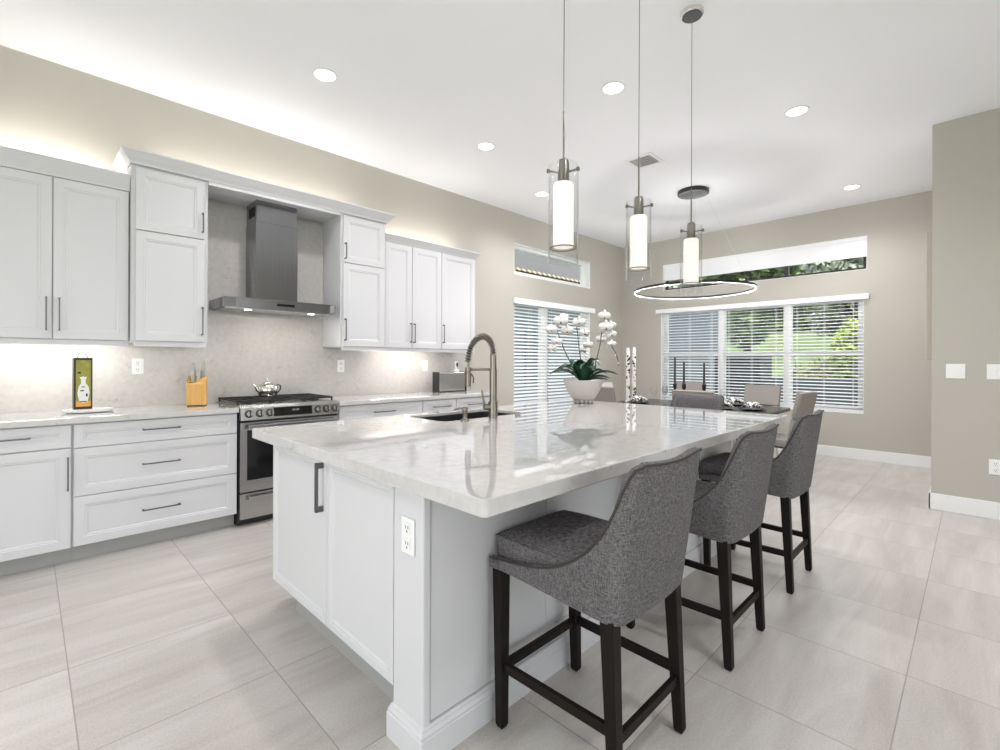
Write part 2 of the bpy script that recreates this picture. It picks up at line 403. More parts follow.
def blind(label, f, head, secs, z0, z1, pitch=.047, tilt=22, loc=(0, 0, 0)):
    t = thing('window_blind', label, 'window blind', loc)
    m = MB(); a0, a1, h0, h1 = head
    m.plate(rect(a0, a1, h0, h1), [], -.055, -.002, f); m.build('valance', 'blind_white', t, bevel=.004)
    c, s = math.cos(R(tilt)) * .024, math.sin(R(tilt)) * .024
    for l, r in secs:
        m = MB(); z = z0 + .05
        while z < z1:
            ring = lambda a: [f(a, z - s - .0015, .042 - c), f(a, z - s * .2 + .004, .042), f(a, z + s + .0015, .042 + c), f(a, z + s - .0015, .042 + c), f(a, z - s * .2 + .001, .042), f(a, z - s - .0045, .042 - c)]
            m.loft([ring(l), ring(r)]); z += pitch
        m.build('slat_panel', 'blind_white', t)
        m = MB()
        for q in (.12, .5, .88):
            a = l + (r - l) * q
            for dd in (.016, .068): m.plate(rect(a - .0015, a + .0015, z0 + .03, z1), [], dd, dd + .0015, f)
        m.plate(rect(l, r, z0 + .012 + .035, z0 + .03 + .035), [], .02, .064, f)
        m.build('ladder_cord', 'blind_white', t)
    return t
blind('white horizontal slat blind on the wide three part window beyond the dining table', fF, (.974, 3.904, 2.10, 2.17),
      [(1.045, 1.90), (1.96, 2.83), (2.88, 3.815)], .63, 2.13, tilt=10, loc=(XW, 2.43, .6))
blind('white horizontal slat blind on the window behind the potted orchids', fL, (4.80, 6.76, 2.08, 2.16),
      [(4.845, 5.58), (5.62, 6.665)], .63, 2.13, pitch=.05, tilt=26, loc=(5.7, YW, .6))
m = MB().plate(rect(1.012, 3.788, 2.665, 2.922), [], .03, .055, fF).plate(rect(1.01, 3.79, 2.885, 2.925), [], .012, .075, fF)
tag(m.build('roller_shade', 'blind_white', off=(XW, 2.4, 2.9)), 'white shade pulled part way down in the high horizontal window', 'window shade')
# canvas on the short return wall
m = MB().box(6.0, 6.85, YR + .018, YR + .06, 1.302, 2.51)
tag(m.build('wall_canvas', 'canvas_tan', bevel=.004, off=(6.4, YR + .02, 1.3)), 'tan canvas panel seen edge on beyond the right wall corner', 'wall art')

# ------------------------------------------------------------------ wall plates
def plate_thing(label, cat, c, u, n, gang=1, kind='outlet', w=.075, h=.125, group=None):
    c, u, n = Vector(c), Vector(u), Vector(n); z = Vector((0, 0, 1))
    w = w + (gang - 1) * .045
    def bx(m, p, a, b, d0, d1):
        P = [p + u * i * a + z * k * b + n * d for i in (-1, 1) for k in (-1, 1) for d in (d0, d1)]
        vs = [m.v(q) for q in P]
        for f in ((0, 1, 3, 2), (4, 6, 7, 5), (0, 4, 5, 1), (2, 3, 7, 6), (0, 2, 6, 4), (1, 5, 7, 3)): m.face([vs[i] for i in f])
    t = thing('wall_outlet' if kind == 'outlet' else 'light_switch', label, cat, tuple(c), group)
    m = MB(); bx(m, c, w / 2, h / 2, .0006, .006); m.build('cover_plate', 'outlet_plastic', t, bevel=.002)
    for g in range(gang):
        cc = c + u * (g - (gang - 1) / 2) * .046
        if kind == 'outlet':
            for e in (-1, 1):
                m = MB(); bx(m, cc + z * e * .026, .0155, .019, .006, .0085); so = m.build('socket', 'outlet_plastic', t, bevel=.0015)
                m = MB()
                for q in (-.0065, .0065): bx(m, cc + z * (e * .026 + .004) + u * q, .0013, .0055, .0085, .009)
                bx(m, cc + z * (e * .026 - .010), .0028, .0028, .0085, .009); m.build('slots', 'slot_dark', so)
        else:
            m = MB(); bx(m, cc, .016, .033, .006, .0095); m.build('rocker', 'outlet_plastic', t, bevel=.002)
    return t
X_, Y_ = Vector((1, 0, 0)), Vector((0, 1, 0))
SB = YW - .02   # backsplash face
plate_thing('white double outlet on the backsplash between the decorative tin and the knife block', 'outlet', (.604, SB, 1.222), X_, -Y_, 1)
plate_thing('white outlet on the backsplash just right of the range', 'outlet', (2.255, SB, 1.218), X_, -Y_, 1)
plate_thing('white outlet under the right wall cabinets, left of the pair', 'outlet', (3.04, SB, 1.215), X_, -Y_, 1)
plate_thing('white blank rocker switch under the right wall cabinets nearest the toaster', 'light switch', (3.294, SB, 1.215), X_, -Y_, 1, 'switch')
plate_thing('white double rocker switch at left on the right hand wall', 'light switch', (XR, .120, 1.203), Y_, -X_, 2, 'switch')
plate_thing('white rocker switch cut by the right picture edge', 'light switch', (XR, -.125, 1.203), Y_, -X_, 2, 'switch')
plate_thing('white outlet low on the right hand wall above the baseboard', 'outlet', (XR, -.117, .425), Y_, -X_, 1)

# ------------------------------------------------------------------ base cabinets and worktops on the kitchen wall
YD = 3.975   # back of door fronts; face at 3.955
nY = Vector((0, -1, 0))
def base_cab(label, x0, x1, fronts, group='base cabinets along the kitchen wall'):
    t = thing('base_cabinet', label, 'cabinet', ((x0 + x1) / 2, 4.3, 0), group)
    MB().box(x0, x1, YD, YW - .001, .106, .8755).build('cabinet_body', 'cabinet_paint', t)
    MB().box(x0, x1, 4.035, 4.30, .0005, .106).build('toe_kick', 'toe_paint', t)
    g = .003
    for k, a0, a1, z0, z1, h in fronts:
        d = panel(MB(), (a0 + g / 2, YD, z0), X_, nY, a1 - a0 - g, z1 - z0, .045 if z1 - z0 < .2 else .052).build('drawer' if k == 'dr' else 'door', 'cabinet_paint', t)
        if k == 'dr': pull(MB(), (h[0], 3.955, h[1]), X_, nY, .215, .03, .004).build('handle', 'handle_metal', d)
        else: pull(MB(), (h[0], 3.955, h[1]), (0, 0, 1), nY, .205, .03, .004).build('handle', 'handle_metal', d)
    return t
base_cab('white base cabinet with one drawer over a door, left of the wide drawer cabinet', -.36, .203,
         [('dr', -.358, .198, .729, .868, (-.09, .806)), ('door', -.358, .198, .106, .722, (.182, .568))])
base_cab('white base cabinet with three wide drawers just left of the range', .2035, 1.135,
         [('dr', .208, 1.133, .722, .868, (.66, .804)), ('dr', .208, 1.133, .419, .717, (.66, .574)), ('dr', .208, 1.133, .108, .414, (.66, .264))])
base_cab('white base cabinet with a wide drawer just right of the range', 1.947, 2.846,
         [('dr', 1.95, 2.844, .715, .868, (2.40, .795)), ('dr', 1.95, 2.844, .415, .710, (2.40, .57)), ('dr', 1.95, 2.844, .108, .410, (2.40, .26))])
base_cab('narrow white base cabinet in the middle right of the range', 2.8465, 3.285,
         [('dr', 2.85, 3.283, .715, .868, (3.083, .797)), ('door', 2.85, 3.283, .108, .710, (2.90, .57))])
base_cab('white base cabinet at the right end of the kitchen wall run', 3.2855, 3.785,
         [('dr', 3.289, 3.783, .715, .868, (3.56, .795)), ('door', 3.289, 3.783, .108, .710, (3.34, .57))])
for nm, x0, x1, lb in (('countertop', -.40, 1.139, 'white veined quartz countertop left of the range'), ('countertop', 1.943, 3.80, 'white veined quartz countertop right of the range')):
    tag(MB().box(x0, x1, 3.93, YW - .0005, .876, .914).build(nm, 'quartz_top', bevel=.003, off=(x0, 4.2, .876)), lb, 'countertop')
# backsplash
m = MB().plate([(-.4, .9145), (3.97, .9145), (3.97, 1.395), (2.555, 1.395), (2.067, 1.395), (2.067, 2.60), (.988, 2.60), (.988, 1.395), (-.4, 1.395)], [], YW - .0205, YW - .0005, lambda a, b, d: (a, d, b))
tag(m.build('backsplash', 'quartz_splash', off=(1.5, YW - .02, .915)), 'mottled beige quartz backsplash running behind the range and hood', 'backsplash')

# ------------------------------------------------------------------ wall cabinets
def crown(mb, x0, x1, yf, z0, z1, out, left=True, right=True, yb=YW - .001):
    """mitred crown: sloping face out to 'out'"""
    prof = [(0, z0), (.006, z0), (.012, z0 + (z1 - z0) * .15), (out * .55, z0 + (z1 - z0) * .45), (out * .9, z0 + (z1 - z0) * .78), (out, z1 - .012), (out, z1)]
    rings = []
    for o, z in prof:
        l = x0 - (o if left else 0); r = x1 + (o if right else 0)
        rings.append([(l, yb, z), (l, yf - o, z), (r, yf - o, z), (r, yb, z)])
    mb.loft(rings); return mb
def wall_cab(label, x0, x1, yf, z0, z1, doors, crownh=None, rail=True, group='wall cabinets', ends=(False, False), stile=0):
    t = thing('wall_cabinet', label, 'cabinet', ((x0 + x1) / 2, YW - .001, z0), group)
    MB().box(x0, x1, yf + .02, YW - .001, z0, z1).build('cabinet_body', 'cabinet_paint', t, bevel=.001)
    for a0, a1, b0, b1, h in doors:
        d = panel(MB(), (a0 + .0015, yf + .02, b0 + .0015), X_, nY, a1 - a0 - .003, b1 - b0 - .003, .052).build('door', 'cabinet_paint', t)
        pull(MB(), (h[0], yf, h[1]), (0, 0, 1), nY, h[2], .03, .004).build('handle', 'handle_metal', d)
    if rail: MB().box(x0, x1, yf + .014, yf + .036, z0 - .035, z0 - .0003).build('light_rail', 'cabinet_paint', t, bevel=.003)
    if crownh:
        crown(MB(), x0, x1, yf + .012, z1 - .012, crownh, .055, *ends).build('crown_moulding', 'cabinet_paint', t)
    return t
YU = 4.215
wall_cab('white double door wall cabinet at the left edge with lower crown', -.28, .512, YU, 1.405, 2.472,
         [(-.275, .1165, 1.407, 2.455, (.088, 1.568, .215)), (.1185, .508, 1.407, 2.455, (.150, 1.568, .215))], 2.567, ends=(False, False))
YT = 4.165
wall_cab('tall white wall cabinet left of the range hood with two stacked doors', .515, .987, YT, 1.405, 2.648,
         [(.537, .962, 2.192, 2.632, (.945, 2.315, .15)), (.537, .962, 1.407, 2.188, (.945, 1.568, .215))], rail=False)
wall_cab('tall white wall cabinet right of the range hood with two stacked doors', 2.068, 2.543, YT, 1.405, 2.648,
         [(2.088, 2.525, 2.192, 2.632, (2.104, 2.298, .15)), (2.088, 2.525, 1.407, 2.188, (2.104, 1.563, .205))], rail=False)
wall_cab('white double door wall cabinet right of the hood with paired handles', 2.5435, 3.283, YU, 1.405, 2.498,
         [(2.56, 2.888, 1.407, 2.482, (2.868, 1.567, .205)), (2.892, 3.281, 1.407, 2.482, (2.910, 1.565, .205))], 2.558)
wall_cab('white single door wall cabinet at the right end, above the toaster', 3.2835, 3.785, YU, 1.405, 2.498,
         [(3.285, 3.783, 1.407, 2.482, (3.302, 1.575, .205))], 2.558, ends=(False, True))
for x0, x1 in ((.515, .987), (2.068, 2.543)):
    side = 'left' if x0 < 1 else 'right'
    tag(MB().box(x0 + .02, x1 - .01, YT + .012, YT + .035, 1.37, 1.4045).box(x0 + .02, x1 - .01, YT + .035, 4.5, 1.398, 1.4045).build('light_rail', 'cabinet_paint', off=(x0, YT, 1.4)),
        'white light rail under the tall cabinet %s of the hood' % side, 'moulding')
# bridge over the hood with one long crown
t = thing('hood_bridge', 'white bridge panel and long crown moulding over the range hood recess', 'crown moulding', (1.53, YW - .001, 2.6))
MB().box(.9875, 2.0675, YT + .001, YW - .001, 2.632, 2.648).box(.9875, 2.0675, YT, YT + .02, 2.62, 2.648).build('soffit_panel', 'cabinet_paint', t, bevel=.001)
crown(MB(), .515, 2.543, YT, 2.6485, 2.733, .065).build('crown_moulding', 'cabinet_paint', t)

# lights above and under the cabinets
def strip(label, x0, x1, y, z, up, e, sz=.012):
    t = thing('light_strip', label, 'light strip', ((x0 + x1) / 2, y, z), 'cabinet light strips')
    MB().box(x0, x1, y - .012, y + .012, z - .006, z + .006).build('diffuser', 'strip_on', t, bevel=.002)
    light('strip_glow', 'AREA', e, ((x0 + x1) / 2, y, z + (.012 if up else -.012)), (0, .25, 1 if up else -1), (1, .95, .90), shape='RECTANGLE', size=x1 - x0, size_y=.03)
strip('light strip under the left wall cabinet, above the decorative tin', -.25, .50, 4.33, 1.394, False, 2.0)
strip('light strip under the right wall cabinets, above the outlets', 2.60, 3.35, 4.33, 1.394, False, 1.7)
strip('hidden light strip on top of the lower left wall cabinet', -.25, .44, 4.42, 2.58, True, 2.2)
strip('hidden light strip on top of the hood bridge', .70, 2.40, 4.42, 2.745, True, 2.6)
strip('hidden light strip on top of the right wall cabinets', 2.70, 3.70, 4.42, 2.57, True, 1.6)

# ------------------------------------------------------------------ range hood
t = thing('range_hood', 'stainless steel chimney range hood between the tall cabinets', 'range hood', (1.54, YW - .021, 1.69))
poly = [(1.083, YW - .0215), (1.083, 4.13), (1.16, 4.095), (1.92, 4.08), (1.965, 4.09), (1.997, 4.13), (1.997, YW - .0215)]
MB().prism(poly, 1.693, 1.772).build('canopy', 'steel_hood', t, bevel=.003)
MB().prism([(x * .96 + .0616, y + (.02 if y < 4.3 else -.02)) for x, y in poly], 1.686, 1.6925).build('filter_panel', 'steel', t)
for x in (1.28, 1.80): MB().cyl((x, 4.2, 1.6855), (x, 4.2, 1.683), .028).build('hood_lamp', 'lamp_on', t)
MB().box(1.365, 1.715, 4.285, YW - .0215, 1.7725, 2.45).build('flue_cover', 'steel_hood', t, bevel=.002)
MB().box(1.37, 1.71, 4.29, YW - .0215, 2.45, 2.6315).build('flue_cover', 'steel_hood', t, bevel=.002)
m = MB()
for i in range(5): m.box(1.3665, 1.3695, 4.34 + i * .03, 4.352 + i * .03, 2.50, 2.58)
m.build('vent_slots', 'slot_dark', t)
MB().box(1.47, 1.61, 4.0815, 4.0875, 1.722, 1.742).build('control_strip', 'black_glass', t)
light('hood_light', 'AREA', 2.4, (1.54, 4.2, 1.675), (0, 0, -1), (1, .95, .88), shape='RECTANGLE', size=.6, size_y=.05)

# ------------------------------------------------------------------ range
t = thing('gas_range', 'stainless steel slide in gas range with six knobs below the hood', 'stove', (1.54, 4.2, 0))
MB().box(1.146, 1.934, 3.965, YW - .03, .03, .903).build('range_body', 'steel_dark', t)
MB().box(1.146, 1.934, 4.0, 4.35, .0005, .03).build('base_frame', 'carcass_dark', t)
f = lambda a, b, d: (d, a, b)
m = MB().prism([(3.964, .808), (3.915, .812), (3.928, .906), (3.965, .925), (4.03, .925), (4.03, .905), (3.965, .9035)], 1.147, 1.933, lambda y, z, x: (x, y, z))
m.build('control_panel', 'steel', t, bevel=.002)
slope = Vector((0, -.098, .0125)).normalized()
def on_panel(x, z): return Vector((x, 3.915 + (z - .812) * .138, z))
for x in (1.205, 1.283, 1.357, 1.745, 1.817, 1.89):
    p = on_panel(x, .862); n = Vector((0, -1, .14)).normalized()
    k = MB().cyl(p + n * .006, p + n * .034, .024, .021, n=24).build('knob', 'chrome', t, smooth='auto')
    MB().cyl(p, p + n * .006, .030, n=24).build('bezel', 'steel_dark', k, smooth='auto')
    q = p + n * .035; MB().box(-.004, .004, -.006, .004, -.021, .021, Matrix.Translation(q)).build('pointer', 'steel_dark', k, bevel=.001)
m = MB(); n = Vector((0, -1, .14)).normalized()
a, b_ = on_panel(1.387, .830) + n * .001, on_panel(1.692, .898) + n * .001
m.loft([[a, Vector((b_.x, a.y, a.z)), b_, Vector((a.x, b_.y, b_.z))], [a + n * .003, Vector((b_.x, a.y, a.z)) + n * .003, b_ + n * .003, Vector((a.x, b_.y, b_.z)) + n * .003]])
dp = m.build('display', 'black_glass', t)
# clock digits on the display
m = MB()
for i, x in enumerate((1.535, 1.548, 1.566, 1.579)):
    p = on_panel(x, .872) + n * .0045; 
    for dx, dz, w, h in ((0, .006, .004, .0008), (0, -.006, .004, .0008), (.004, 0, .0008, .006), (-.004, 0, .0008, .006 if i % 2 else .003)):
        m.box(p.x + dx - w, p.x + dx + w, p.y - .0003, p.y + .0003, p.z + dz - h, p.z + dz + h)
m.build('clock_digits', 'outlet_plastic', dp)
m = MB().plate(rect(1.150, 1.930, .262, .795), [rect(1.197, 1.883, .352, .735)], 3.932, 3.964, lambda a, b, d: (a, d, b))
dr = m.build('oven_door', 'steel', t, bevel=.003)
MB().box(1.198, 1.882, 3.938, 3.960, .353, .734).build('oven_window', 'black_glass', dr)
m = MB().box(1.19, 1.905, 3.873, 3.893, .742, .780)
for x in (1.24, 1.86): m.box(x - .012, x + .012, 3.89, 3.934, .748, .770)
m.build('handle', 'steel', dr, bevel=.004)
dw = MB().box(1.150, 1.930, 3.934, 3.964, .058, .25).build('storage_drawer', 'steel', t, bevel=.003)
m = MB().box(1.20, 1.88, 3.890, 3.906, .195, .232)
for x in (1.22, 1.86): m.box(x - .012, x + .012, 3.903, 3.936, .20, .226)
m.build('handle', 'steel', dw, bevel=.003)
MB().box(1.147, 1.933, 4.0305, YW - .022, .9035, .9225).build('cooktop', 'steel', t, bevel=.002)
for gx0, gx1 in ((1.152, 1.408), (1.412, 1.668), (1.672, 1.928)):
    m = MB(); y0, y1 = 4.04, YW - .035
    for y in (y0, (y0 + y1) / 2, y1): m.box(gx0, gx1, y - .006, y + .006, .943, .957)
    for x in (gx0 + .006, (gx0 * 3 + gx1) / 4, (gx0 + gx1) / 2, (gx0 + 3 * gx1) / 4, gx1 - .006): m.box(x - .005, x + .005, y0, y1, .943, .957)
    for x in (gx0 + .008, gx1 - .008):
        for y in (y0, y1): m.box(x - .006, x + .006, y - .006, y + .006, .923, .945)
    m.build('grate', 'cast_iron', t, bevel=.002)
for x, y, r in ((1.28, 4.17, .045), (1.28, 4.40, .038), (1.54, 4.28, .055), (1.80, 4.17, .045), (1.80, 4.40, .038)):
    MB().cyl((x, y, .9226), (x, y, .931), r + .012, n=24).cyl((x, y, .931), (x, y, .940), r, r * .9, n=24).build('burner', 'cast_iron', t, smooth='auto')

# kettle
kx, ky, kz = 1.515, 4.43, .9575
t = thing('kettle', 'small polished metal teapot on the back of the range', 'teapot', (kx, ky, kz))
prof = [(.056, 0), (.068, .003), (.080, .022), (.084, .052), (.080, .082), (.064, .106), (.040, .112)]
MB().lathe(prof, (kx, ky, kz), 32).build('pot_body', 'chrome', t, smooth=True)
MB().lathe([(.041, .112), (.038, .120), (.016, .130), (.008, .134), (.013, .144), (.004, .152)], (kx, ky, kz), 24).build('lid', 'chrome', t, smooth=True)
MB().tube([(kx - .06, ky, kz + .035), (kx - .088, ky, kz + .055), (kx - .103, ky, kz + .09), (kx - .12, ky, kz + .108)], [.017, .013, .009, .008], 12).build('spout', 'chrome', t, smooth=True)
MB().tube([(kx + .062, ky, kz + .078), (kx + .085, ky, kz + .098), (kx + .108, ky, kz + .088), (kx + .108, ky, kz + .055), (kx + .085, ky, kz + .028), (kx + .066, ky, kz + .028)], .006, 8).build('handle', 'black_metal', t, smooth=True)

# ------------------------------------------------------------------ things on the left countertop
t = thing('serving_board', 'thin white marble board with tapered ends under the decorative tin', 'board', (.30, 4.27, .914))
MB().lathe([(.10, .0145), (.128, .019), (.138, .030), (.137, .039)], (.30, 4.27, .9), 40, sx=1.0, sy=.62).build('board', 'marble_board', t, smooth='auto')
zt = .9395
t = thing('decorative_tin', 'tall black framed tin with a green picture front and wire handle', 'tin', (.265, 4.27, zt))
M_ = Matrix.Translation((.268, 4.262, zt)) @ Matrix.Rotation(R(4), 4, 'Z') @ Matrix.Diagonal((.92, .7, 1, 1))
MB().box(-.052, .052, -.04, .04, 0, .345, M_).build('tin_body', 'tin_side', t, bevel=.002)
MB().plate(rect(-.052, .052, 0, .345), [rect(-.041, .043, .018, .33)], -.0445, -.0403, lambda a, b, d: M_ @ Vector((a, d, b))).build('frame', 'tin_black', t)
MB().box(-.041, .043, -.0425, -.0405, .055, .33, M_).build('picture_ground', 'tin_green', t)
MB().box(-.041, .043, -.0425, -.0405, .018, .055, M_).build('picture_floor', 'tin_orange', t)
m = MB()   # generic pale jug motif
fp = lambda a, b, d: M_ @ Vector((a, d, b))
outl = [(.0, .045), (.024, .05), (.030, .075), (.036, .11), (.030, .15), (.014, .175), (.014, .20), (.022, .215), (.0, .22), (-.020, .215), (-.012, .20), (-.012, .175), (-.026, .15), (-.032, .11), (-.026, .075), (-.020, .05)]
m.plate(outl, [], -.0436, -.0427, fp).build('jug_motif', 'petal_white', t)
m = MB()
for a, b, w, h in ((.0, .150, .010, .003), (-.006, .125, .010, .004), (.020, .095, .005, .010), (-.022, .245, .009, .006), (0, .052, .020, .003)): m.box(a - w, a + w, -.0444, -.0437, b - h, b + h, M_)
m.build('motif_marks', 'tin_black', t)
MB().tube([M_ @ Vector((.028 * math.cos(k * math.pi / 10) , 0, .345 + .035 * math.sin(k * math.pi / 10))) for k in range(11)], .0018, 6).build('wire_handle', 'handle_metal', t)
# knife block
kb = (.952, 4.33, .914)
t = thing('knife_block', 'golden bamboo knife block beside the range', 'knife block', kb)
M_ = Matrix.Translation(kb) @ Matrix.Rotation(R(-18), 4, 'Z')
m = MB(); hw = .066
rings = []
outl = [(-hw, -.045), (-hw * .6, -.062), (hw * .6, -.062), (hw, -.045), (hw, .05), (-hw, .05)]
m.loft([[M_ @ Vector((x, y, .008)) for x, y in outl], [M_ @ Vector((x, y, .165 if y < -.05 else (.195 if y < 0 else .235))) for x, y in outl]])
m.build('block', 'bamboo', t, bevel=.003)
MB().prism([(x * .95, y * .95) for x, y in outl], .0003, .0078, lambda x, y, z: M_ @ Vector((x, y, z))).build('foot', 'carcass_dark', t)
m = MB()
for y, z in ((-.035, .185), (-.012, .202), (.012, .213), (.034, .226)): m.box(-.05, .05, y - .004, y + .004, z - .004, z + .0035, M_)
m.build('slots', 'slot_dark', t)
for a, b, hh, lean in ((-.022, -.03, .115, -4), (-.020, .012, .145, -3), (.012, -.030, .11, 2), (.030, .012, .165, 5)):
    Mk = M_ @ Matrix.Translation((a, b, .17 if b < 0 else .19)) @ Matrix.Rotation(R(lean), 4, 'Y') @ Matrix.Rotation(R(4), 4, 'X')
    MB().loft([[Mk @ Vector((x * s, y * s, z)) for x, y in ((-.012, -.008), (.012, -.008), (.012, .008), (-.012, .008))] for z, s in ((0, .8), (.03, .9), (hh * .6, 1.15), (hh * .9, 1.0), (hh, .55))]).build('knife', 'knife_steel', t, bevel=.003)
# toaster
t = thing('toaster', 'brushed steel two slot toaster box on the right countertop', 'toaster', (3.515, 4.36, .914))
MB().box(3.325, 3.715, 4.305, 4.405, .921, 1.143).build('toaster_body', 'steel', t, bevel=.010, seg=3)
for x in (3.305, 3.715): MB().box(x, x + .014, 4.298, 4.412, .916, 1.147).build('end_cap', 'black_metal', t, bevel=.004)
MB().box(3.306, 3.728, 4.300, 4.410, .9145, .9208).build('base_plate', 'black_metal', t)
m = MB()
for y in (4.34, 4.375): m.box(3.37, 3.67, y - .010, y + .010, 1.142, 1.1445)
m.build('bread_slot', 'slot_dark', t)
# small camera-like gadget on the toaster
t = thing('smart_monitor', 'small white gadget with a dark oval face standing on the toaster', 'gadget', (3.60, 4.34, 1.1475))
MB().lathe([(.030, 0), (.032, .006), (.030, .028), (.022, .034), (.008, .036), (.008, .045)], (3.60, 4.335, 1.1478), 24).build('base', 'outlet_plastic', t, smooth='auto')
MB().box(3.578, 3.622, 4.325, 4.345, 1.192, 1.268).build('head', 'outlet_plastic', t, bevel=.010, seg=3)
MB().prism([(3.60 + .012 * math.cos(a_), 1.23 + .028 * math.sin(a_)) for a_ in [k * math.pi / 10 for k in range(20)]], 4.3215, 4.3245, lambda x, z, y: (x, y, z)).build('lens_face', 'black_glass', t)

# ------------------------------------------------------------------ island
IX, IY0, IY1 = .885, 1.225, 2.51   # left face plane, stool side, sink side
IXR = 3.64
t = thing('kitchen_island', 'white panelled kitchen island cabinet in the middle of the room', 'kitchen island', (2.25, 1.87, 0))
MB().plate([(IX + .02, IY0 + .02), (IXR, IY0 + .02), (IXR, IY1 + .12), (2.52, IY1 + .12), (2.52, 2.19), (1.69, 2.19), (1.69, IY1 + .12), (IX + .09, IY1 + .12), (IX + .09, IY1), (IX + .02, IY1)], [], .17, .8635, lambda a, b, d: (a, b, d)).build('cabinet_body', 'cabinet_paint', t)
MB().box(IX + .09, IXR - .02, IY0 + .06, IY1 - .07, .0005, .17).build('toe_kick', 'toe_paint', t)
nX = Vector((-1, 0, 0))
# left end: two doors (width runs towards -y)
d1 = panel(MB(), (IX + .02, 1.907, .168), Vector((0, 1, 0)), nX, IY1 - 1.907, .694, .028).build('door', 'cabinet_paint', t)
pull(MB(), (IX, 1.940, .742), (0, 0, 1), nX, .205, .028, .0075).build('handle', 'handle_metal', d1)
panel(MB(), (IX + .02, 1.398, .168), Vector((0, 1, 0)), nX, 1.903 - 1.398, .694, .028).build('door', 'cabinet_paint', t)
# corner post and its base
MB().box(IX - .001, IX + .03, IY0 - .001, 1.394, .085, .8635).build('corner_post', 'cabinet_paint', t, bevel=.006)
def plinth(x0, x1, y0, y1):
    m = MB(); rings = []
    for o, z in ((0, .0005), (0, .083), (-.003, .086), (-.003, .095), (-.009, .105), (-.010, .112), (-.015, .116)):
        rings.append([(x0 - o, y0 - o, z), (x1 + o, y0 - o, z), (x1 + o, y1 + o, z), (x0 - o, y1 + o, z)])
    return m.loft(rings)
plinth(IX - .016, IXR + .016, IY0 - .016, 1.41).build('plinth', 'cabinet_paint', t)
MB().box(IXR - .03, IXR + .001, IY0 - .001, 1.394, .085, .8635).build('corner_post', 'cabinet_paint', t, bevel=.006)
# stool side panels
xs = [IX + .032, 1.50, 2.30, 3.10, IXR - .032]
for i in range(4):
    panel(MB(), (xs[i] + .002, IY0 + .02, .118), X_, nY, xs[i + 1] - xs[i] - .004, .745, .05, t=.014, plain=(i == 0)).build('side_panel', 'cabinet_paint', t)
plate_thing('white outlet on the near corner post of the island', 'outlet', (IX - .0015, 1.302, .704), Y_, nX, 1, h=.118, w=.072)
# countertop with sink cut-out
def rounded(x0, x1, y0, y1, r, n=6):
    P = []
    for cx, cy, a in ((x1 - r, y0 + r, -90), (x1 - r, y1 - r, 0), (x0 + r, y1 - r, 90), (x0 + r, y0 + r, 180)):
        P += [(cx + r * math.cos(R(a + 90 * k / n)), cy + r * math.sin(R(a + 90 * k / n))) for k in range(n + 1)]
    return P
SX0, SX1, SY0, SY1 = 1.745, 2.46, 2.215, 2.60
o = MB().slab(rounded(.840, 3.677, .897, 2.698, .018), [rounded(SX0, SX1, SY0, SY1, .06)], .864, .914).build('island_countertop', 'quartz_top', off=(2.26, 1.8, .864))
tag(o, 'large glossy white veined quartz slab on the kitchen island', 'countertop')
t = thing('sink', 'dark steel undermount sink set in the island countertop', 'sink', (2.11, 2.41, .66))
m = MB(); q = rounded(SX0 + .0008, SX1 - .0008, SY0 + .0008, SY1 - .0008, .059); q3 = rounded(SX0 + .02, SX1 - .02, SY0 + .02, SY1 - .02, .05); qi = rounded(SX0 + .004, SX1 - .004, SY0 + .004, SY1 - .004, .056)
rings = [[(x, y, .870) for x, y in q], [(x, y, .897) for x, y in q], [(x, y, .897) for x, y in qi], [(x, y, .70) for x, y in qi], [(x, y, .68) for x, y in q3]]
m.loft(rings, cap=False); vs = [m.v(p) for p in rings[-1]]; m.face(vs); bmesh.ops.remove_doubles(m.b, verts=m.b.verts, dist=1e-5)
m.build('basin', 'sink_steel', t)
MB().cyl((2.11, 2.41, .6805), (2.11, 2.41, .684), .045, n=24).build('drain', 'steel', t)
# faucet
fx, fy = 2.10, 2.165
t = thing('faucet', 'tall brushed nickel spring neck faucet at the island sink', 'faucet', (fx, fy, .9145))
MB().cyl((fx, fy, .9146), (fx, fy, 1.018), .030, n=28).cyl((fx, fy, 1.018), (fx, fy, 1.225), .0235, n=24).build('column', 'nickel', t, smooth='auto')
MB().cyl((fx, fy, 1.225), (fx, fy, 1.312), .020, n=24).build('upper_stem', 'nickel', t, smooth='auto')
# spout arcs towards -x,+y : over the sink
dv = Vector((-.145, .075, 0)); arc = []
import itertools
top = 1.30; N = 40
for k in range(N + 1):
    a = math.pi * k / N; s = (1 - math.cos(a)) / 2
    arc.append(Vector((fx, fy, 0)) + dv * s + Vector((0, 0, 1.315 + .135 * math.sin(a) + (-.045 * s))))
MB().tube(arc, .0115, 10).build('hose', 'black_metal', t, smooth=True)
# spring coil around the arc
coil = []; turns = 26
for i in range(turns * 12 + 1):
    u_ = i / (turns * 12); k = u_ * N; j = min(int(k), N - 1); p = arc[j].lerp(arc[j + 1], k - j); d = (arc[j + 1] - arc[j]).normalized()
    s_ = dv.normalized().cross(Vector((0, 0, 1))); w_ = d.cross(s_); a = 2 * math.pi * i / 12
    coil.append(p + (s_ * math.cos(a) + w_ * math.sin(a)) * .0180)
MB().tube(coil, .0040, 6).build('spring', 'nickel', t, smooth=True)
he = arc[-1]
MB().cyl(he, he - Vector((0, 0, .055)), .0075, n=16).cyl(he - Vector((0, 0, .05)), he - Vector((0, 0, .075)), .013, .018, n=20).cyl(he - Vector((0, 0, .075)), he - Vector((0, 0, .155)), .019, .016, n=20).build('spray_head', 'nickel', t, smooth='auto')
MB().tube([he + Vector((.010, -.018, -.075)), he + Vector((.018, -.03, -.10)), he + Vector((.016, -.03, -.135))], .004, 8).build('spray_lever', 'black_metal', t)
za = 1.222
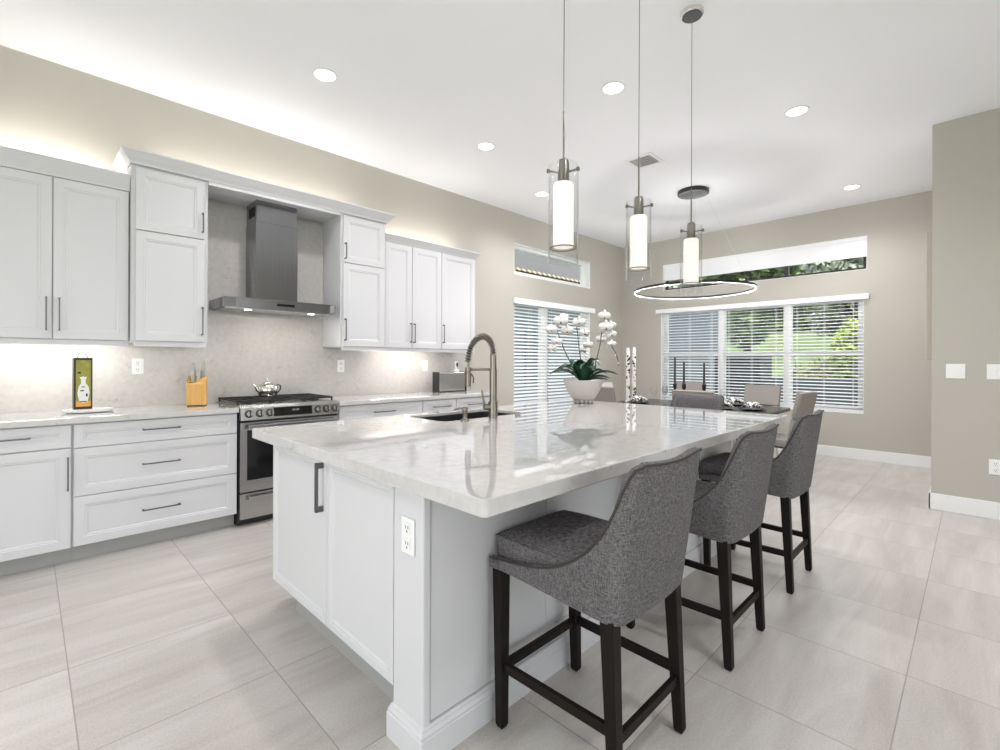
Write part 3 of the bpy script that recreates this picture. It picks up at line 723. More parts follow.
MB().cyl((fx, fy, za), (he.x, he.y, za), .0085, n=14).cyl((he.x, he.y, za - .012), (he.x, he.y, za + .012), .020, n=20).build('support_arm', 'nickel', t, smooth='auto')
hb = Vector((fx, fy, .985)); hd = Vector((-.80, .35, 0)).normalized()
MB().cyl(hb, hb + hd * .062, .021, n=20).tube([hb + hd * .052, hb + hd * .062 + Vector((0, 0, .03)), hb + hd * .075 + Vector((0, 0, .105))], [.0075, .007, .006], 10).build('lever_handle', 'nickel', t, smooth='auto')
sx, sy = 1.865, 2.165
t = thing('soap_dispenser', 'small brushed nickel soap pump beside the island faucet', 'soap dispenser', (sx, sy, .9145))
MB().lathe([(.026, 0), (.026, .006), (.015, .014), (.013, .05), (.017, .056), (.017, .078), (.012, .084)], (sx, sy, .9146), 24).build('pump', 'nickel', t, smooth='auto')
MB().tube([(sx, sy, .9146 + .07), (sx - .02, sy + .02, .9146 + .075), (sx - .05, sy + .045, .9146 + .066)], .0055, 8).build('spout', 'nickel', t, smooth=True)
t = MB().lathe([(.020, 0), (.020, .006), (.016, .010), (.016, .012), (.010, .0125)], (2.295, 2.13, .9146), 24).build('air_switch', 'nickel', smooth='auto', off=(2.295, 2.13, .9146))
tag(t, 'round nickel button on the island right of the faucet', 'button')

# ------------------------------------------------------------------ bar stools
def smooth01(x): x = max(0, min(1, x)); return x * x * (3 - 2 * x)
def interp(tab, x):
    if x <= tab[0][0]: return tab[0][1]
    for (a, b), (c, d) in zip(tab, tab[1:]):
        if x <= c: return b + (d - b) * (x - a) / (c - a)
    return tab[-1][1]
def make_stool():
    t = thing('bar_stool', 'x', 'bar stool', (0, 0, 0), 'bar stools around the island')
    HW, YF, YR_, rc = .221, .262, -.240, .036
    path = []
    K_ = 36
    for k in range(K_ + 1): path.append((-HW - .010 * (1 - k / K_), YF + (YR_ + rc - YF) * k / K_))
    for k in range(1, 16): a = math.pi + (math.pi / 2) * k / 16; path.append((-HW + rc + rc * math.cos(a), YR_ + rc + rc * math.sin(a)))
    for k in range(0, 17): path.append((-HW + rc + (2 * HW - 2 * rc) * k / 16, YR_ - .010 * 0))
    path += [(-x, y) for x, y in path[:K_ + 16][::-1]]
    ztab = [(-.240, .980), (-.232, .974), (-.222, .952), (-.211, .915), (-.197, .862), (-.179, .806), (-.157, .757), (-.125, .710), (-.088, .672), (-.045, .640), (.0, .619), (.05, .605), (.12, .592), (.262, .578)]
    def ztop(x, y):
        if y <= YR_ + 1e-4: return .980 + .006 * math.cos(x / HW * math.pi * .9) * -1
        return min(interp(ztab, y), .980 + .006 * -math.cos((HW - rc) / HW * math.pi * .9))
    def pos(x, y, z, inset=0.):
        w = smooth01((.05 - y) / .28); ln = .062 * max(0, (z - .52)) / .465
        fl = 1 + .02 * w * (z - .52) / .465
        f = 1 - inset / HW
        yy = y - ln * w
        if y < -.12: yy += inset * smooth01((-.12 - y) / .12)
        # gentle hollow of the back
        yy -= .016 * w * (1 - (x / HW) ** 2) * (1 if y < YR_ + .03 else 0)
        return Vector((x * fl * f, yy, z))
    M = 12; outer = []; inner = []
    zs_ = []
    for x, y in path:
        zt = ztop(x, y); zb = .548 - .026 * smooth01((.25 - y) / .5); zs_.append(zt)
        outer.append([pos(x, y, zb + (zt - zb) * k / M) for k in range(M + 1)])
        inner.append([pos(x, y, zb + (zt - zb) * k / M, .038 if k < M else .030) for k in range(M, -1, -1)])
    m = MB()
    prof = []
    for o_, i_ in zip(outer, inner):
        topmid = (o_[-1] + i_[0]) / 2 + Vector((0, 0, .008))
        prof.append(o_ + [topmid] + i_)
    vs = [[m.v(p) for p in r] for r in prof]; n = len(vs[0])
    for i in range(len(vs) - 1):
        for j in range(n): m.face([vs[i][j], vs[i][(j + 1) % n], vs[i + 1][(j + 1) % n], vs[i + 1][j]])
    m.face(vs[0][::-1]); m.face(vs[-1])
    sh = m.build('backrest', 'tweed', t, smooth='auto', angle=60)
    for s_, ins in ((outer, 0), ):
        MB().tube([r[-1] + Vector((0, 0, .002)) for r in s_], .0042, 6).build('piping', 'piping_dark', sh, smooth=True)
    # bottom/apron: front rail
    MB().box(-.236, .236, .225, .262, .548, .578).box(-.20, .20, -.20, .23, .535, .575).build('seat_frame', 'tweed', t, bevel=.004)
    # seat cushion
    m = MB(); nx, ny = 14, 14; cx, cy, hx, hy = 0, .045, .205, .226
    def P(i, j, top):
        a = -1 + 2 * i / nx; b = -1 + 2 * j / ny
        q = (1 - abs(a) ** 4) * (1 - abs(b) ** 4)
        # round the plan corners
        rr = math.sqrt(max(0, 1 - .07 * (abs(b) ** 6))); r2 = math.sqrt(max(0, 1 - .07 * (abs(a) ** 6)))
        z = (.650 + .026 * q ** .5 + .0 * b) if top else .578
        return Vector((cx + hx * a * rr, cy + hy * b * r2, z))
    tv = [[m.v(P(i, j, True)) for j in range(ny + 1)] for i in range(nx + 1)]
    bv = [[m.v(P(i, j, False)) for j in range(ny + 1)] for i in range(nx + 1)]
    for i in range(nx):
        for j in range(ny):
            m.face([tv[i][j], tv[i + 1][j], tv[i + 1][j + 1], tv[i][j + 1]]); m.face([bv[i][j], bv[i][j + 1], bv[i + 1][j + 1], bv[i + 1][j]])
    per = [(i, 0) for i in range(nx)] + [(nx, j) for j in range(ny)] + [(i, ny) for i in range(nx, 0, -1)] + [(0, j) for j in range(ny, 0, -1)]
    for k in range(len(per)):
        (a, b), (c, d) = per[k], per[(k + 1) % len(per)]
        m.face([bv[a][b], bv[c][d], tv[c][d], tv[a][b]])
    edge = [P(i, j, True) for i, j in per]
    cu = m.build('seat', 'tweed', t, smooth='auto', bevel=.006, angle=50)
    MB().tube(edge, .0035, 6, closed=True).build('piping', 'tweed', cu, smooth=True)
    # legs
    for sx_ in (-1, 1):
        for top, bot, ht in (((.212, .225), (.217, .214), .548), ((.198, -.205), (.205, -.232), .53)):
            def ring(cxx, cyy, h_, z): return [(sx_ * cxx + dx * h_, cyy + dy * h_, z) for dx, dy in ((-1, -1), (1, -1), (1, 1), (-1, 1))]
            MB().loft([ring(bot[0], bot[1], .0125, .0), ring(bot[0], bot[1], .0165, .012), ring(bot[0] * .5 + top[0] * .5, bot[1] * .5 + top[1] * .5, .0195, ht * .5), ring(top[0], top[1], .0225, ht)]).build('leg', 'dark_wood', t, bevel=.003)
    for a, b in ((-.205, .205),):
        MB().box(-.198, .198, .208, .226, .190, .222).build('stretcher', 'dark_wood', t, bevel=.002)
        MB().box(-.190, .190, -.232, -.214, .165, .197).build('stretcher', 'dark_wood', t, bevel=.002)
    for s_ in (-1, 1):
        MB().loft([[(s_ * (.213 + d), y, z) for d, z in ((-.009, .195), (.009, .195), (.009, .227), (-.009, .227))] for y in (.205,)] + [[(s_ * (.204 + d), -.212, z) for d, z in ((-.009, .195), (.009, .195), (.009, .227), (-.009, .227))]]).build('stretcher', 'dark_wood', t, bevel=.002)
    return t
st = make_stool()
st.location = (1.395, .950, 0); st['label'] = 'grey tweed bar stool nearest the camera at the island corner'
dup(st, (2.270, .950, 0), 0, 'grey tweed bar stool in the middle of the three along the island')
dup(st, (3.190, .950, 0), 0, 'grey tweed bar stool farthest of the three along the island')
dup(st, (3.925, 1.735, 0), R(90), 'grey tweed bar stool at the far short end of the island')

# ------------------------------------------------------------------ orchids
vx, vy, vz = 3.445, 2.42, .9145
t = thing('potted_orchid', 'white moth orchids with dark green leaves in a cream footed bowl', 'potted plant', (vx, vy, vz))
MB().lathe([(.085, .030), (.095, .032), (.115, .06), (.142, .11), (.165, .165), (.175, .197), (.172, .200), (.160, .197), (.145, .185), (.01, .183)], (vx, vy, vz), 40).build('bowl', 'ceramic_cream', t, smooth='auto')
for k in range(14):
    a = 2 * math.pi * k / 14
    MB().lathe([(.004, 0), (.014, .006), (.017, .016), (.013, .027), (.004, .032)], (vx + .078 * math.cos(a), vy + .078 * math.sin(a), vz), 12).build('bead_foot', 'ceramic_cream', t, smooth=True)
right = Vector((.708, -.706, 0)); fwd = Vector((.706, .708, 0))
def loc_(a, b, z): return Vector((vx, vy, vz)) + right * a + fwd * b + Vector((0, 0, z))
def leaf(pts, w, name='leaf', m_='leaf_green'):
    m = MB(); n = len(pts); rows = []
    for i, p in enumerate(pts):
        tt = i / (n - 1); ww = w * (math.sin(math.pi * min(1, tt * .93 + .07)) ** .7) * (1 if i < n - 1 else .15)
        d = (pts[min(n - 1, i + 1)] - pts[max(0, i - 1)]).normalized(); s_ = d.cross(Vector((0, 0, 1)))
        if s_.length < .1: s_ = right.copy()
        s_.normalize(); up = s_.cross(d)
        rows.append([p - s_ * ww + up * ww * .35, p - up * .0, p + s_ * ww + up * ww * .35, p + s_ * ww * .9 + up * (ww * .35 - .003), p - up * .004, p - s_ * ww * .9 + up * (ww * .35 - .003)])
    m.loft(rows); return m.build(name, m_, t, smooth=True)
def bez(a, b, c, n=9): return [a.lerp(b, k / n).lerp(b.lerp(c, k / n), k / n) for k in range(n + 1)]
for ang, ln, up_, w in ((185, .30, .11, .038), (205, .24, .17, .040), (160, .25, .15, .036), (-5, .30, .10, .034), (15, .24, .02, .026), (-25, .23, .05, .03), (60, .22, .20, .036), (110, .2, .22, .038), (250, .17, .19, .042), (290, .18, .16, .040), (230, .20, .22, .036), (320, .16, .24, .034), (340, .2, .12, .032)):
    a = R(ang); dx, dy = math.cos(a), math.sin(a)
    leaf(bez(loc_(.03 * dx, .03 * dy, .19), loc_(ln * .5 * dx, ln * .5 * dy, .20 + up_ * 1.15), loc_(ln * dx, ln * dy, .19 + up_ * .55)), w * 1.45)
def flower(c, r, face, name='blossom'):
    c = Vector(c); r = r * 1.3; f = Vector(face).normalized(); u = f.cross(Vector((0, 0, 1))).normalized(); w = u.cross(f)
    m = MB()
    for k, (ang, l_, wd_) in enumerate(((90, 1, .36), (210, .95, .36), (330, .95, .36), (12, 1.08, .58), (168, 1.08, .58))):
        a = R(ang); d = u * math.cos(a) + w * math.sin(a); s_ = f.cross(d); rows = []
        for i in range(7):
            q = i / 6; ww = r * wd_ * math.sin(math.pi * (q * .86 + .07)) ** .8; p = c + d * r * l_ * q - f * (r * .12 * q * q) + f * .002 * k
            rows.append([p - s_ * ww, p + f * .004, p + s_ * ww, p - f * .002])
        m.loft(rows)
    o_ = m.build(name, 'petal_white', t, smooth=True)
    MB().lathe([(.001, 0), (r * .16, .004), (r * .12, .014), (.001, .018)], (0, 0, 0), 8).b.free()
    MB().tube([c, c + f * r * .22 - w * r * .25], [r * .15, r * .08], 6).build('lip', 'stem_brown', o_)
    return o_
def spray(name, pts, blooms, buds=()):
    m = MB().tube(pts, [.0045 if i < len(pts) * .6 else .003 for i in range(len(pts))], 7)
    m.build('stem', 'stem_brown', t, smooth=True)
    toc = -fwd
    for i, (a, b, z, rr) in enumerate(blooms):
        flower(loc_(a, b, z), rr, toc + right * random.uniform(-.5, .5) + Vector((0, 0, random.uniform(-.25, .1))))
    for a, b, z in buds: MB().lathe([(.001, 0), (.007, .006), (.006, .014), (.001, .019)], tuple(loc_(a, b, z)), 8).build('bud', 'petal_white', t, smooth=True)
# positions from the picture: 1 px ~ 8.7 mm at this distance; x right of the bowl centre, z above island
def pxa(u): return (u - 584) * .00875
def pxz(v): return (402.5 - v) * .00875
spray('s', bez(loc_(0, 0, .19), loc_(pxa(580), 0, pxz(352)), loc_(pxa(577), .02, pxz(322)), 12), [(pxa(579), -.02, pxz(323), .042), (pxa(585), .02, pxz(333), .036), (pxa(588), -.02, pxz(345), .034), (pxa(583), 0, pxz(350), .03)])
spray('s', bez(loc_(-.02, 0, .19), loc_(pxa(563), 0, pxz(352)), loc_(pxa(556), 0, pxz(324)), 12),
      [(pxa(561), -.03, pxz(322), .050), (pxa(568), .02, pxz(331), .044), (pxa(552), .0, pxz(330), .040), (pxa(557), -.03, pxz(342), .036), (pxa(564), -.01, pxz(318), .034), (pxa(553), 0, pxz(349), .03)], [(pxa(563), 0, pxz(357)), (pxa(566), 0, pxz(352))])
spray('s', bez(loc_(.06, 0, .19), loc_(pxa(598), 0, pxz(358)), loc_(pxa(601), 0, pxz(342)), 10) + bez(loc_(pxa(601), 0, pxz(341)), loc_(pxa(604), 0, pxz(308)), loc_(pxa(611), 0, pxz(325)), 10),
      [(pxa(604), -.02, pxz(317), .048), (pxa(605.5), -.03, pxz(328), .052), (pxa(602), .01, pxz(339), .034), (pxa(612), .03, pxz(325), .034), (pxa(613), .03, pxz(334), .032), (pxa(612), 0, pxz(344), .03), (pxa(607), 0, pxz(336), .028)], ())
spray('s', bez(loc_(pxa(612), 0, pxz(346)), loc_(pxa(619), 0, pxz(355)), loc_(pxa(619), 0, pxz(366)), 8), [], [(pxa(619), 0, pxz(364)), (pxa(616), 0, pxz(356))])

# ------------------------------------------------------------------ dining set
tx, ty = 5.78, 2.42
t = thing('dining_table', 'dark rectangular dining table beyond the island below the ring light', 'dining table', (tx, ty, 0))
MB().plate(rounded(tx - .48, tx + .48, ty - .92, ty + .92, .06), [], .715, .75, lambda a, b, d: (a, b, d)).build('tabletop', 'table_dark', t, bevel=.004)
for e in (-1, 1):
    MB().loft([[(tx + sx_, ty + e * .55 + sy_, z) for sx_, sy_ in ((-w, -.06), (w, -.06), (w, .06), (-w, .06))] for w, z in ((.30, 0.0005), (.30, .03), (.12, .05), (.10, .40), (.22, .7145))]).build('pedestal', 'table_dark', t, bevel=.004)
def make_chair():
    t = thing('dining_chair', 'x', 'dining chair', (0, 0, 0), 'dining chairs around the dark table')
    # seat and back: curved pad, front = +y
    W_ = .225
    def pad(name, prof, th, w=W_, m_='leather'):
        m = MB(); rings = []
        n = len(prof)
        for i, (y, z) in enumerate(prof):
            a = Vector((0, prof[min(n - 1, i + 1)][0] - prof[max(0, i - 1)][0], prof[min(n - 1, i + 1)][1] - prof[max(0, i - 1)][1])).normalized()
            nn = Vector((0, -a.z, a.y))
            r = []
            for x_, s_ in ((-w, .0), (-w * .96, .5), (-w * .5, .38), (0, .34), (w * .5, .38), (w * .96, .5), (w, 0), (w * .96, -.5), (0, -.5), (-w * .96, -.5)):
                r.append(Vector((x_, y, z)) + nn * th * s_)
            rings.append(r)
        m.loft(rings); return m.build(name, m_, t, smooth='auto', angle=50, bevel=.004)
    pad('seat', [(.235, .455), (.225, .47), (.10, .470), (-.08, .462), (-.19, .462)], .07)
    pad('backrest', [(-.195, .44), (-.225, .50), (-.245, .60), (-.262, .715)], .05)
    pad('backrest', [(-.263, .722), (-.278, .80), (-.30, .90), (-.312, .972)], .05)
    MB().tube([(-W_, -.262, .72), (-W_ * .4, -.228, .72), (W_ * .4, -.228, .72), (W_, -.262, .72)], .006, 6).build('seam', 'leather_seam', t)
    for s_ in (-1, 1):
        MB().tube([(s_ * .19, -.17, .43), (s_ * .20, -.24, .20), (s_ * .205, -.27, .0)], .013, 8).build('leg', 'chrome', t, smooth=True)
        MB().tube([(s_ * .19, .16, .43), (s_ * .20, .20, .20), (s_ * .205, .22, .0)], .013, 8).build('leg', 'chrome', t, smooth=True)
    MB().box(-.19, .19, -.18, .18, .408, .434).build('seat_frame', 'black_metal', t)
    return t
ch = make_chair()
ch.location = (5.22, 2.08, 0); ch.rotation_euler = (0, 0, R(-90)); ch['label'] = 'taupe leather dining chair showing its back, nearest the short end of the island'
dup(ch, (5.20, 3.17, 0), R(-97), 'taupe leather dining chair with its back just right of the orchid bowl')
dup(ch, (6.52, 2.00, 0), R(84), 'taupe leather dining chair facing the room before the middle window pane')
dup(ch, (6.52, 2.92, 0), R(90), 'taupe leather dining chair behind the candlesticks under the left window pane')
dup(ch, (5.58, 1.50, 0), R(-6), 'taupe leather dining chair at the right end of the table, seen from behind')
c6 = dup(ch, (5.84, 3.42, 0), R(186), 'pale leather dining chair at the far left end of the table')
for k in [o for o in C.objects if o.parent == c6 and o.name.startswith(('seat', 'backrest')) and 'frame' not in o.name]:
    k.data = k.data.copy(); k.data.materials[0] = MATS['leather_light']
TZ = .7503
# candlesticks
for i, (yy, top) in enumerate(((2.65, 1.325), (2.535, 1.28), (2.29, 1.262))):
    t = thing('candlestick', ['dark candlestick, tallest and leftmost of the three on the dining table', 'dark candlestick in the middle of the three on the dining table', 'dark candlestick, rightmost of the three on the dining table'][i], 'candlestick', (5.73, yy, TZ), 'candlesticks on the dining table')
    MB().lathe([(.045, 0), (.045, .008), (.008, .016), (.007, .15), (.010, .18), (.022, .20), (.024, .25), (.02, .255)], (5.73, yy, TZ), 20).build('holder', 'black_metal', t, smooth='auto')
    MB().cyl((5.73, yy, TZ + .2552), (5.73, yy, top), .013, .011, 14).build('candle', 'steel_dark', t, smooth='auto')
def wine_glass(x, y, label, s=1.):
    t = thing('wine_glass', label, 'wine glass', (x, y, TZ), 'wine glasses on the dining table')
    MB().lathe([(.034, 0), (.034, .002), (.005, .008), (.004, .09), (.010, .10), (.034, .13), (.040, .165), (.034, .215), (.0325, .215), (.0385, .165), (.032, .132), (.008, .103)], (x, y, TZ), 20).build('bowl', 'clear_glass', t, smooth='auto')
    return t
wine_glass(5.48, 2.80, 'clear wine glass at the left end place setting, nearest the orchids')
wine_glass(5.60, 2.72, 'clear wine glass behind the leftmost glass on the table')
wine_glass(5.62, 2.02, 'clear wine glass left of the right hand napkins')
wine_glass(5.72, 1.92, 'clear wine glass close behind the right hand napkins')
wine_glass(5.90, 2.86, 'clear wine glass on the far left side of the dining table')
def setting(x, y, lp, ln):
    p = MB().lathe([(.07, 0), (.12, .010), (.138, .016), (.136, .019), (.08, .006), (.01, .005)], (x, y, TZ), 32).build('dinner_plate', 'table_dark', smooth='auto', off=(x, y, TZ)); tag(p, lp, 'plate', 'plates on the dining table')
    m = MB(); rnd = random.Random(int(x * 100 + y * 10))
    for k in range(6):
        a = k * math.pi / 3 + rnd.random() * .4
        pts = [Vector((x + math.cos(a) * r_, y + math.sin(a) * r_, TZ + .012 + h_)) for r_, h_ in ((0.0, .030), (.04, .050), (.085, .030), (.115, .022))]
        m.tube(pts, [.016, .028, .022, .010], 8)
    n_ = m.build('napkin', 'napkin_zebra', smooth=True, off=(x, y, TZ + .02)); tag(n_, ln, 'napkin', 'black and white napkins on the plates')
setting(5.50, 3.02, 'dark plate under the left hand napkin', 'black and white patterned napkin at the left end of the table')
setting(5.47, 1.98, 'dark plate on the near side of the table, left of the right end', 'black and white napkin on the near side behind the island corner')
setting(5.62, 1.72, 'dark plate at the right end of the dining table', 'black and white napkin nearest the right end chair')
setting(6.08, 2.06, 'dark plate on the window side of the table', 'black and white napkin on the window side of the table')
# white speckled branches decoration
bx_, by_ = 5.62, 3.19
t = thing('speckled_vase', 'tall slim white arch ornament with black spots at the left end of the table', 'ornament', (bx_, by_, TZ))
for k, (dx, hgt) in enumerate(((-.045, .70), (.035, .71))):
    P_ = Vector((bx_, by_, TZ)) + right * dx
    tip = Vector((0, 0, hgt)); pts = [P_ + Vector((0, 0, .004)) + right * (.010 * math.sin(q * 3 + k)) * .6 + tip * (q / 8) for q in range(9)]
    cs = MB().tube(pts, [.024] * 8 + [.018], 12).build('column', 'petal_white', t, smooth='auto')
    m = MB(); rnd = random.Random(k)
    for q in range(26):
        z_ = rnd.random() * hgt * .97; a = rnd.uniform(-2.6, -.2); f8 = z_ / hgt * 8; j = min(7, int(f8)); c_ = pts[j].lerp(pts[j + 1], f8 - j)
        dd = right * math.cos(a) + fwd * math.sin(a); p0 = c_ + dd * .020; m.cyl(p0, c_ + dd * .0265, rnd.uniform(.007, .016), n=8)
    m.build('spots', 'tin_black', cs)
MB().prism(rounded(bx_ - .07, bx_ + .07, by_ - .06, by_ + .06, .02), TZ, TZ + .012).build('base', 'petal_white', t)

# ------------------------------------------------------------------ ceiling lamps
def make_pendant(x, y, label):
    t = thing('pendant_lamp', label, 'pendant lamp', (x, y, H), 'glass cylinder pendants over the island')
    MB().lathe([(.002, H - .028), (.055, H - .027), (.064, H - .020), (.066, H - .001)], (x, y, 0), 32).build('ceiling_canopy', 'chrome', t, smooth='auto')
    MB().cyl((x, y, H - .0295), (x, y, H - .0282), .056, n=32).build('canopy_cover', 'black_metal', t)
    MB().cyl((x, y, 2.30), (x, y, H - .028), .0018, n=8).build('cable', 'handle_metal', t)
    MB().cyl((x, y, 2.10), (x, y, 2.30), .0042, n=10).build('rod', 'nickel', t)
    cap = MB().lathe([(.006, 2.102), (.020, 2.098), (.024, 2.085), (.024, 2.004), (.022, 2.003)], (x, y, 0), 24).build('socket_cap', 'nickel', t, smooth='auto')
    gl = MB().loft([[(x + r * math.cos(2 * math.pi * k / 40), y + r * math.sin(2 * math.pi * k / 40), z) for k in range(40)] for r, z in ((.0615, 1.675), (.0615, 2.075), (.0585, 2.075), (.0585, 1.675), (.0615, 1.675))], cap=False).build('outer_glass', 'clear_glass', t, smooth='auto')
    MB().lathe([(.002, 1.742), (.040, 1.743), (.042, 1.748), (.042, 1.995), (.038, 2.002), (.024, 2.0025)], (x, y, 0), 32).build('inner_shade', 'shade_on', t, smooth='auto')
    m = MB()
    for z in (1.738,):
        m.tube([(x + .053 * math.cos(2 * math.pi * k / 32), y + .053 * math.sin(2 * math.pi * k / 32), z) for k in range(32)], .0028, 6, closed=True)
    m.build('retaining_ring', 'nickel', t, smooth=True)
    for k in range(3):
        a = 2 * math.pi * k / 3 + .6
        c_, s_ = math.cos(a), math.sin(a)
        MB().cyl((x + .022 * c_, y + .022 * s_, 2.045), (x + .066 * c_, y + .066 * s_, 2.045), .004, n=10).cyl((x + .0645 * c_, y + .0645 * s_, 2.045), (x + .072 * c_, y + .072 * s_, 2.045), .009, n=14).build('screw', 'nickel', t)
    return t
make_pendant(1.556, 1.195, 'glass cylinder pendant lamp nearest the camera, left of the three')
make_pendant(2.170, 1.195, 'glass cylinder pendant lamp in the middle of the three')
make_pendant(2.792, 1.195, 'glass cylinder pendant lamp farthest from the camera, right of the three')
# ring chandelier
cx, cy, cz = 5.73, 2.43, 2.135
t = thing('ring_chandelier', 'thin black LED ring chandelier hanging over the dining table', 'chandelier', (cx, cy, H))
MB().cyl((cx, cy, H - .045), (cx, cy, H - .001), .178, n=48).build('ceiling_canopy', 'black_metal', t, bevel=.003, smooth='auto')
MB().cyl((cx, cy, H - .048), (cx, cy, H - .0455), .170, n=48).build('canopy_cover', 'chrome', t)
def ring(name, r0, r1, z0, z1, m_):
    n = 96
    return MB().loft([[(cx + r * math.cos(2 * math.pi * k / n), cy + r * math.sin(2 * math.pi * k / n), z) for k in range(n)] for r, z in ((r0, z0), (r1, z0), (r1, z1), (r0, z1), (r0, z0))], cap=False).build(name, m_, t, smooth='auto')
ring('ring_frame', .668, .690, cz - .006, cz + .020, 'black_metal')
ring('led_strip', .676, .687, cz - .010, cz - .0062, 'led_ring')
for a in range(0, 360, 45): light('ring_glow', 'POINT', 9, (cx + .679 * math.cos(R(a)), cy + .679 * math.sin(R(a)), cz - .03), (0, 0, -1), (1, .98, .99), shadow_soft_size=.004)
for a in (20, 140, 260):
    MB().cyl((cx + .679 * math.cos(R(a)), cy + .679 * math.sin(R(a)), cz + .022), (cx + .15 * math.cos(R(a)), cy + .15 * math.sin(R(a)), H - .047), .0011, n=6).build('cable', 'chrome', t)
# recessed lights
DL = [(1.533, 3.352, 'recessed ceiling light above the range side, left of the picture'), (3.14, 3.35, 'recessed ceiling light above the right wall cabinets'),
      (3.148, 1.95, 'recessed ceiling light between the first two pendants'), (4.505, 1.05, 'recessed ceiling light right of the round pendant canopy'),
      (4.527, 3.81, 'recessed ceiling light behind the nearest pendant lamp'), (6.912, 1.04, 'recessed ceiling light close to the far window wall'),
      (1.5, -.4, 'unseen recessed ceiling light added for fill behind the bar stools'), (3.8, -1.2, 'unseen recessed ceiling light added for fill to the right of the walkway'), (-.9, 2.0, 'unseen recessed ceiling light added for fill at the kitchen entry')]  # this row is out of view, added to brighten the room
for x, y, lb in DL:
    t = thing('recessed_light', lb, 'ceiling light', (x, y, H), 'recessed ceiling lights')
    MB().lathe([(.090, H - .0005), (.088, H - .005), (.074, H - .006), (.072, H - .0008)], (x, y, 0), 36, cap=False).build('trim_ring', 'trim_paint', t, smooth='auto')
    MB().cyl((x, y, H - .0045), (x, y, H - .0008), .072, n=36).build('lens', 'lamp_on', t)
    light('downlight', 'SPOT', 85, (x, y, H - .02), (0, 0, -1), (1, .972, .985), spot_size=R(150), spot_blend=1., shadow_soft_size=.07)
# air vent
t = thing('air_vent', 'square white ceiling air vent between the pendants', 'air vent', (4.52, 2.43, H))
x0, x1, y0, y1 = 4.37, 4.67, 2.28, 2.58
MB().plate(rect(x0, x1, y0, y1), [rect(x0 + .035, x1 - .035, y0 + .035, y1 - .035)], H - .010, H - .0005, lambda a, b, d: (a, b, d)).build('vent_frame', 'trim_paint', t, bevel=.003)
MB().box(x0 + .035, x1 - .035, y0 + .035, y1 - .035, H - .003, H - .0006).build('duct', 'toe_paint', t)
m = MB()
for k in range(6):
    a = y0 + .05 + k * .032
    m.box(x0 + .036, x1 - .036, -.011, .011, -.001, .001, Matrix.Translation((0, a, H - .010)) @ Matrix.Rotation(R(38), 4, 'X'))
m.build('louvre', 'trim_paint', t)

# ------------------------------------------------------------------ outside
m = MB(); gx = [-30, -2.8, 8.3, 12, 18, 22, 24, 25, 26, 27, 28, 29, 30, 31, 32, 34, 40, 90]; gy = [-50, -20, -8, 0, 8, 16, 26, 40, 80]
m.loft([[(x, y, -.15 + 2.0 * 1.5 * math.exp(-((x - 29) / 3.2) ** 2)) for x in gx] for y in gy], cap=False, closed=False)
o = m.build('ground', 'grass'); struct(o)
def foliage(label, cat, c, rad, n, size, m_, trunk=None, seed=0, name='tree', clumps=9, group=None):
    rnd = random.Random(seed); t = thing(name, label, cat, (c[0], c[1], -.15), group)
    m = MB(); cl = [(Vector((rnd.uniform(-.55, .55), rnd.uniform(-.55, .55), rnd.uniform(-.55, .55))), rnd.uniform(.3, .45)) for _ in range(clumps)] + [(Vector((0, 0, 0)), .7)]
    for i in range(n):
        cc, rr = rnd.choice(cl); d = Vector((rnd.gauss(0, 1), rnd.gauss(0, 1), rnd.gauss(0, 1))).normalized() * rr * rnd.random() ** .33
        q = cc + d; p = Vector((c[0] + q.x * rad[0], c[1] + q.y * rad[1], c[2] + q.z * rad[2]))
        if p.z < -.14: p.z = -.14
        a = Vector((rnd.gauss(0, 1), rnd.gauss(0, 1), rnd.gauss(0, 1))).normalized(); b = a.orthogonal().normalized() * size * .45; a *= size * rnd.uniform(.6, 1.2)
        m.face([m.v(p - a), m.v(p + b), m.v(p + a), m.v(p - b)])
    m.build('foliage', m_, t)
    if trunk:
        tm = MB().tube([(c[0], c[1], -.15), (c[0] + .1, c[1] + .05, c[2] * .5), (c[0], c[1], c[2])], [trunk, trunk * .8, trunk * .5], 10)
        for k in range(5):
            a = k * 1.3 + seed; tm.tube([(c[0], c[1], c[2] * .5), (c[0] + rad[0] * .4 * math.cos(a), c[1] + rad[1] * .4 * math.sin(a), c[2] * .95), (c[0] + rad[0] * .7 * math.cos(a), c[1] + rad[1] * .7 * math.sin(a), c[2] + rad[2] * .4)], [trunk * .5, trunk * .3, trunk * .15], 6)
        tm.build('trunk', 'bark', t)
    return t
foliage('spreading tree with a forked trunk seen through the middle window pane', 'tree', (16.5, 5.2, 3.5), (1.9, 1.9, 2.1), 6500, .17, 'leaf_tree', .14, 1)
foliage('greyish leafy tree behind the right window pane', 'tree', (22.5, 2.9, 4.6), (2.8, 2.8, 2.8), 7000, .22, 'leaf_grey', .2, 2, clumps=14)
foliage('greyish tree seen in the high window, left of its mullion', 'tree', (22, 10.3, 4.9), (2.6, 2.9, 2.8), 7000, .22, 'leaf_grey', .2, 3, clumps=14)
foliage('distant tree at the right end of the high window', 'tree', (30, 1.5, 7.0), (3.2, 4.2, 4.0), 6000, .30, 'leaf_tree', .2, 4, clumps=14)
foliage('distant dark tree behind the pale house wall', 'tree', (31, 17.5, 5.0), (4, 4.2, 5), 5500, .35, 'leaf_tree', .25, 5, clumps=14)
foliage('distant tree across the lawn in the middle pane', 'tree', (36, 9.2, 3.4), (3.4, 3.4, 4.4), 7500, .35, 'leaf_tree', .25, 6, clumps=18)
foliage('broad distant tree across the lawn in the right pane', 'tree', (42, 4.6, 3.0), (3.6, 4.2, 4.2), 7500, .38, 'leaf_tree', .25, 16, clumps=18)
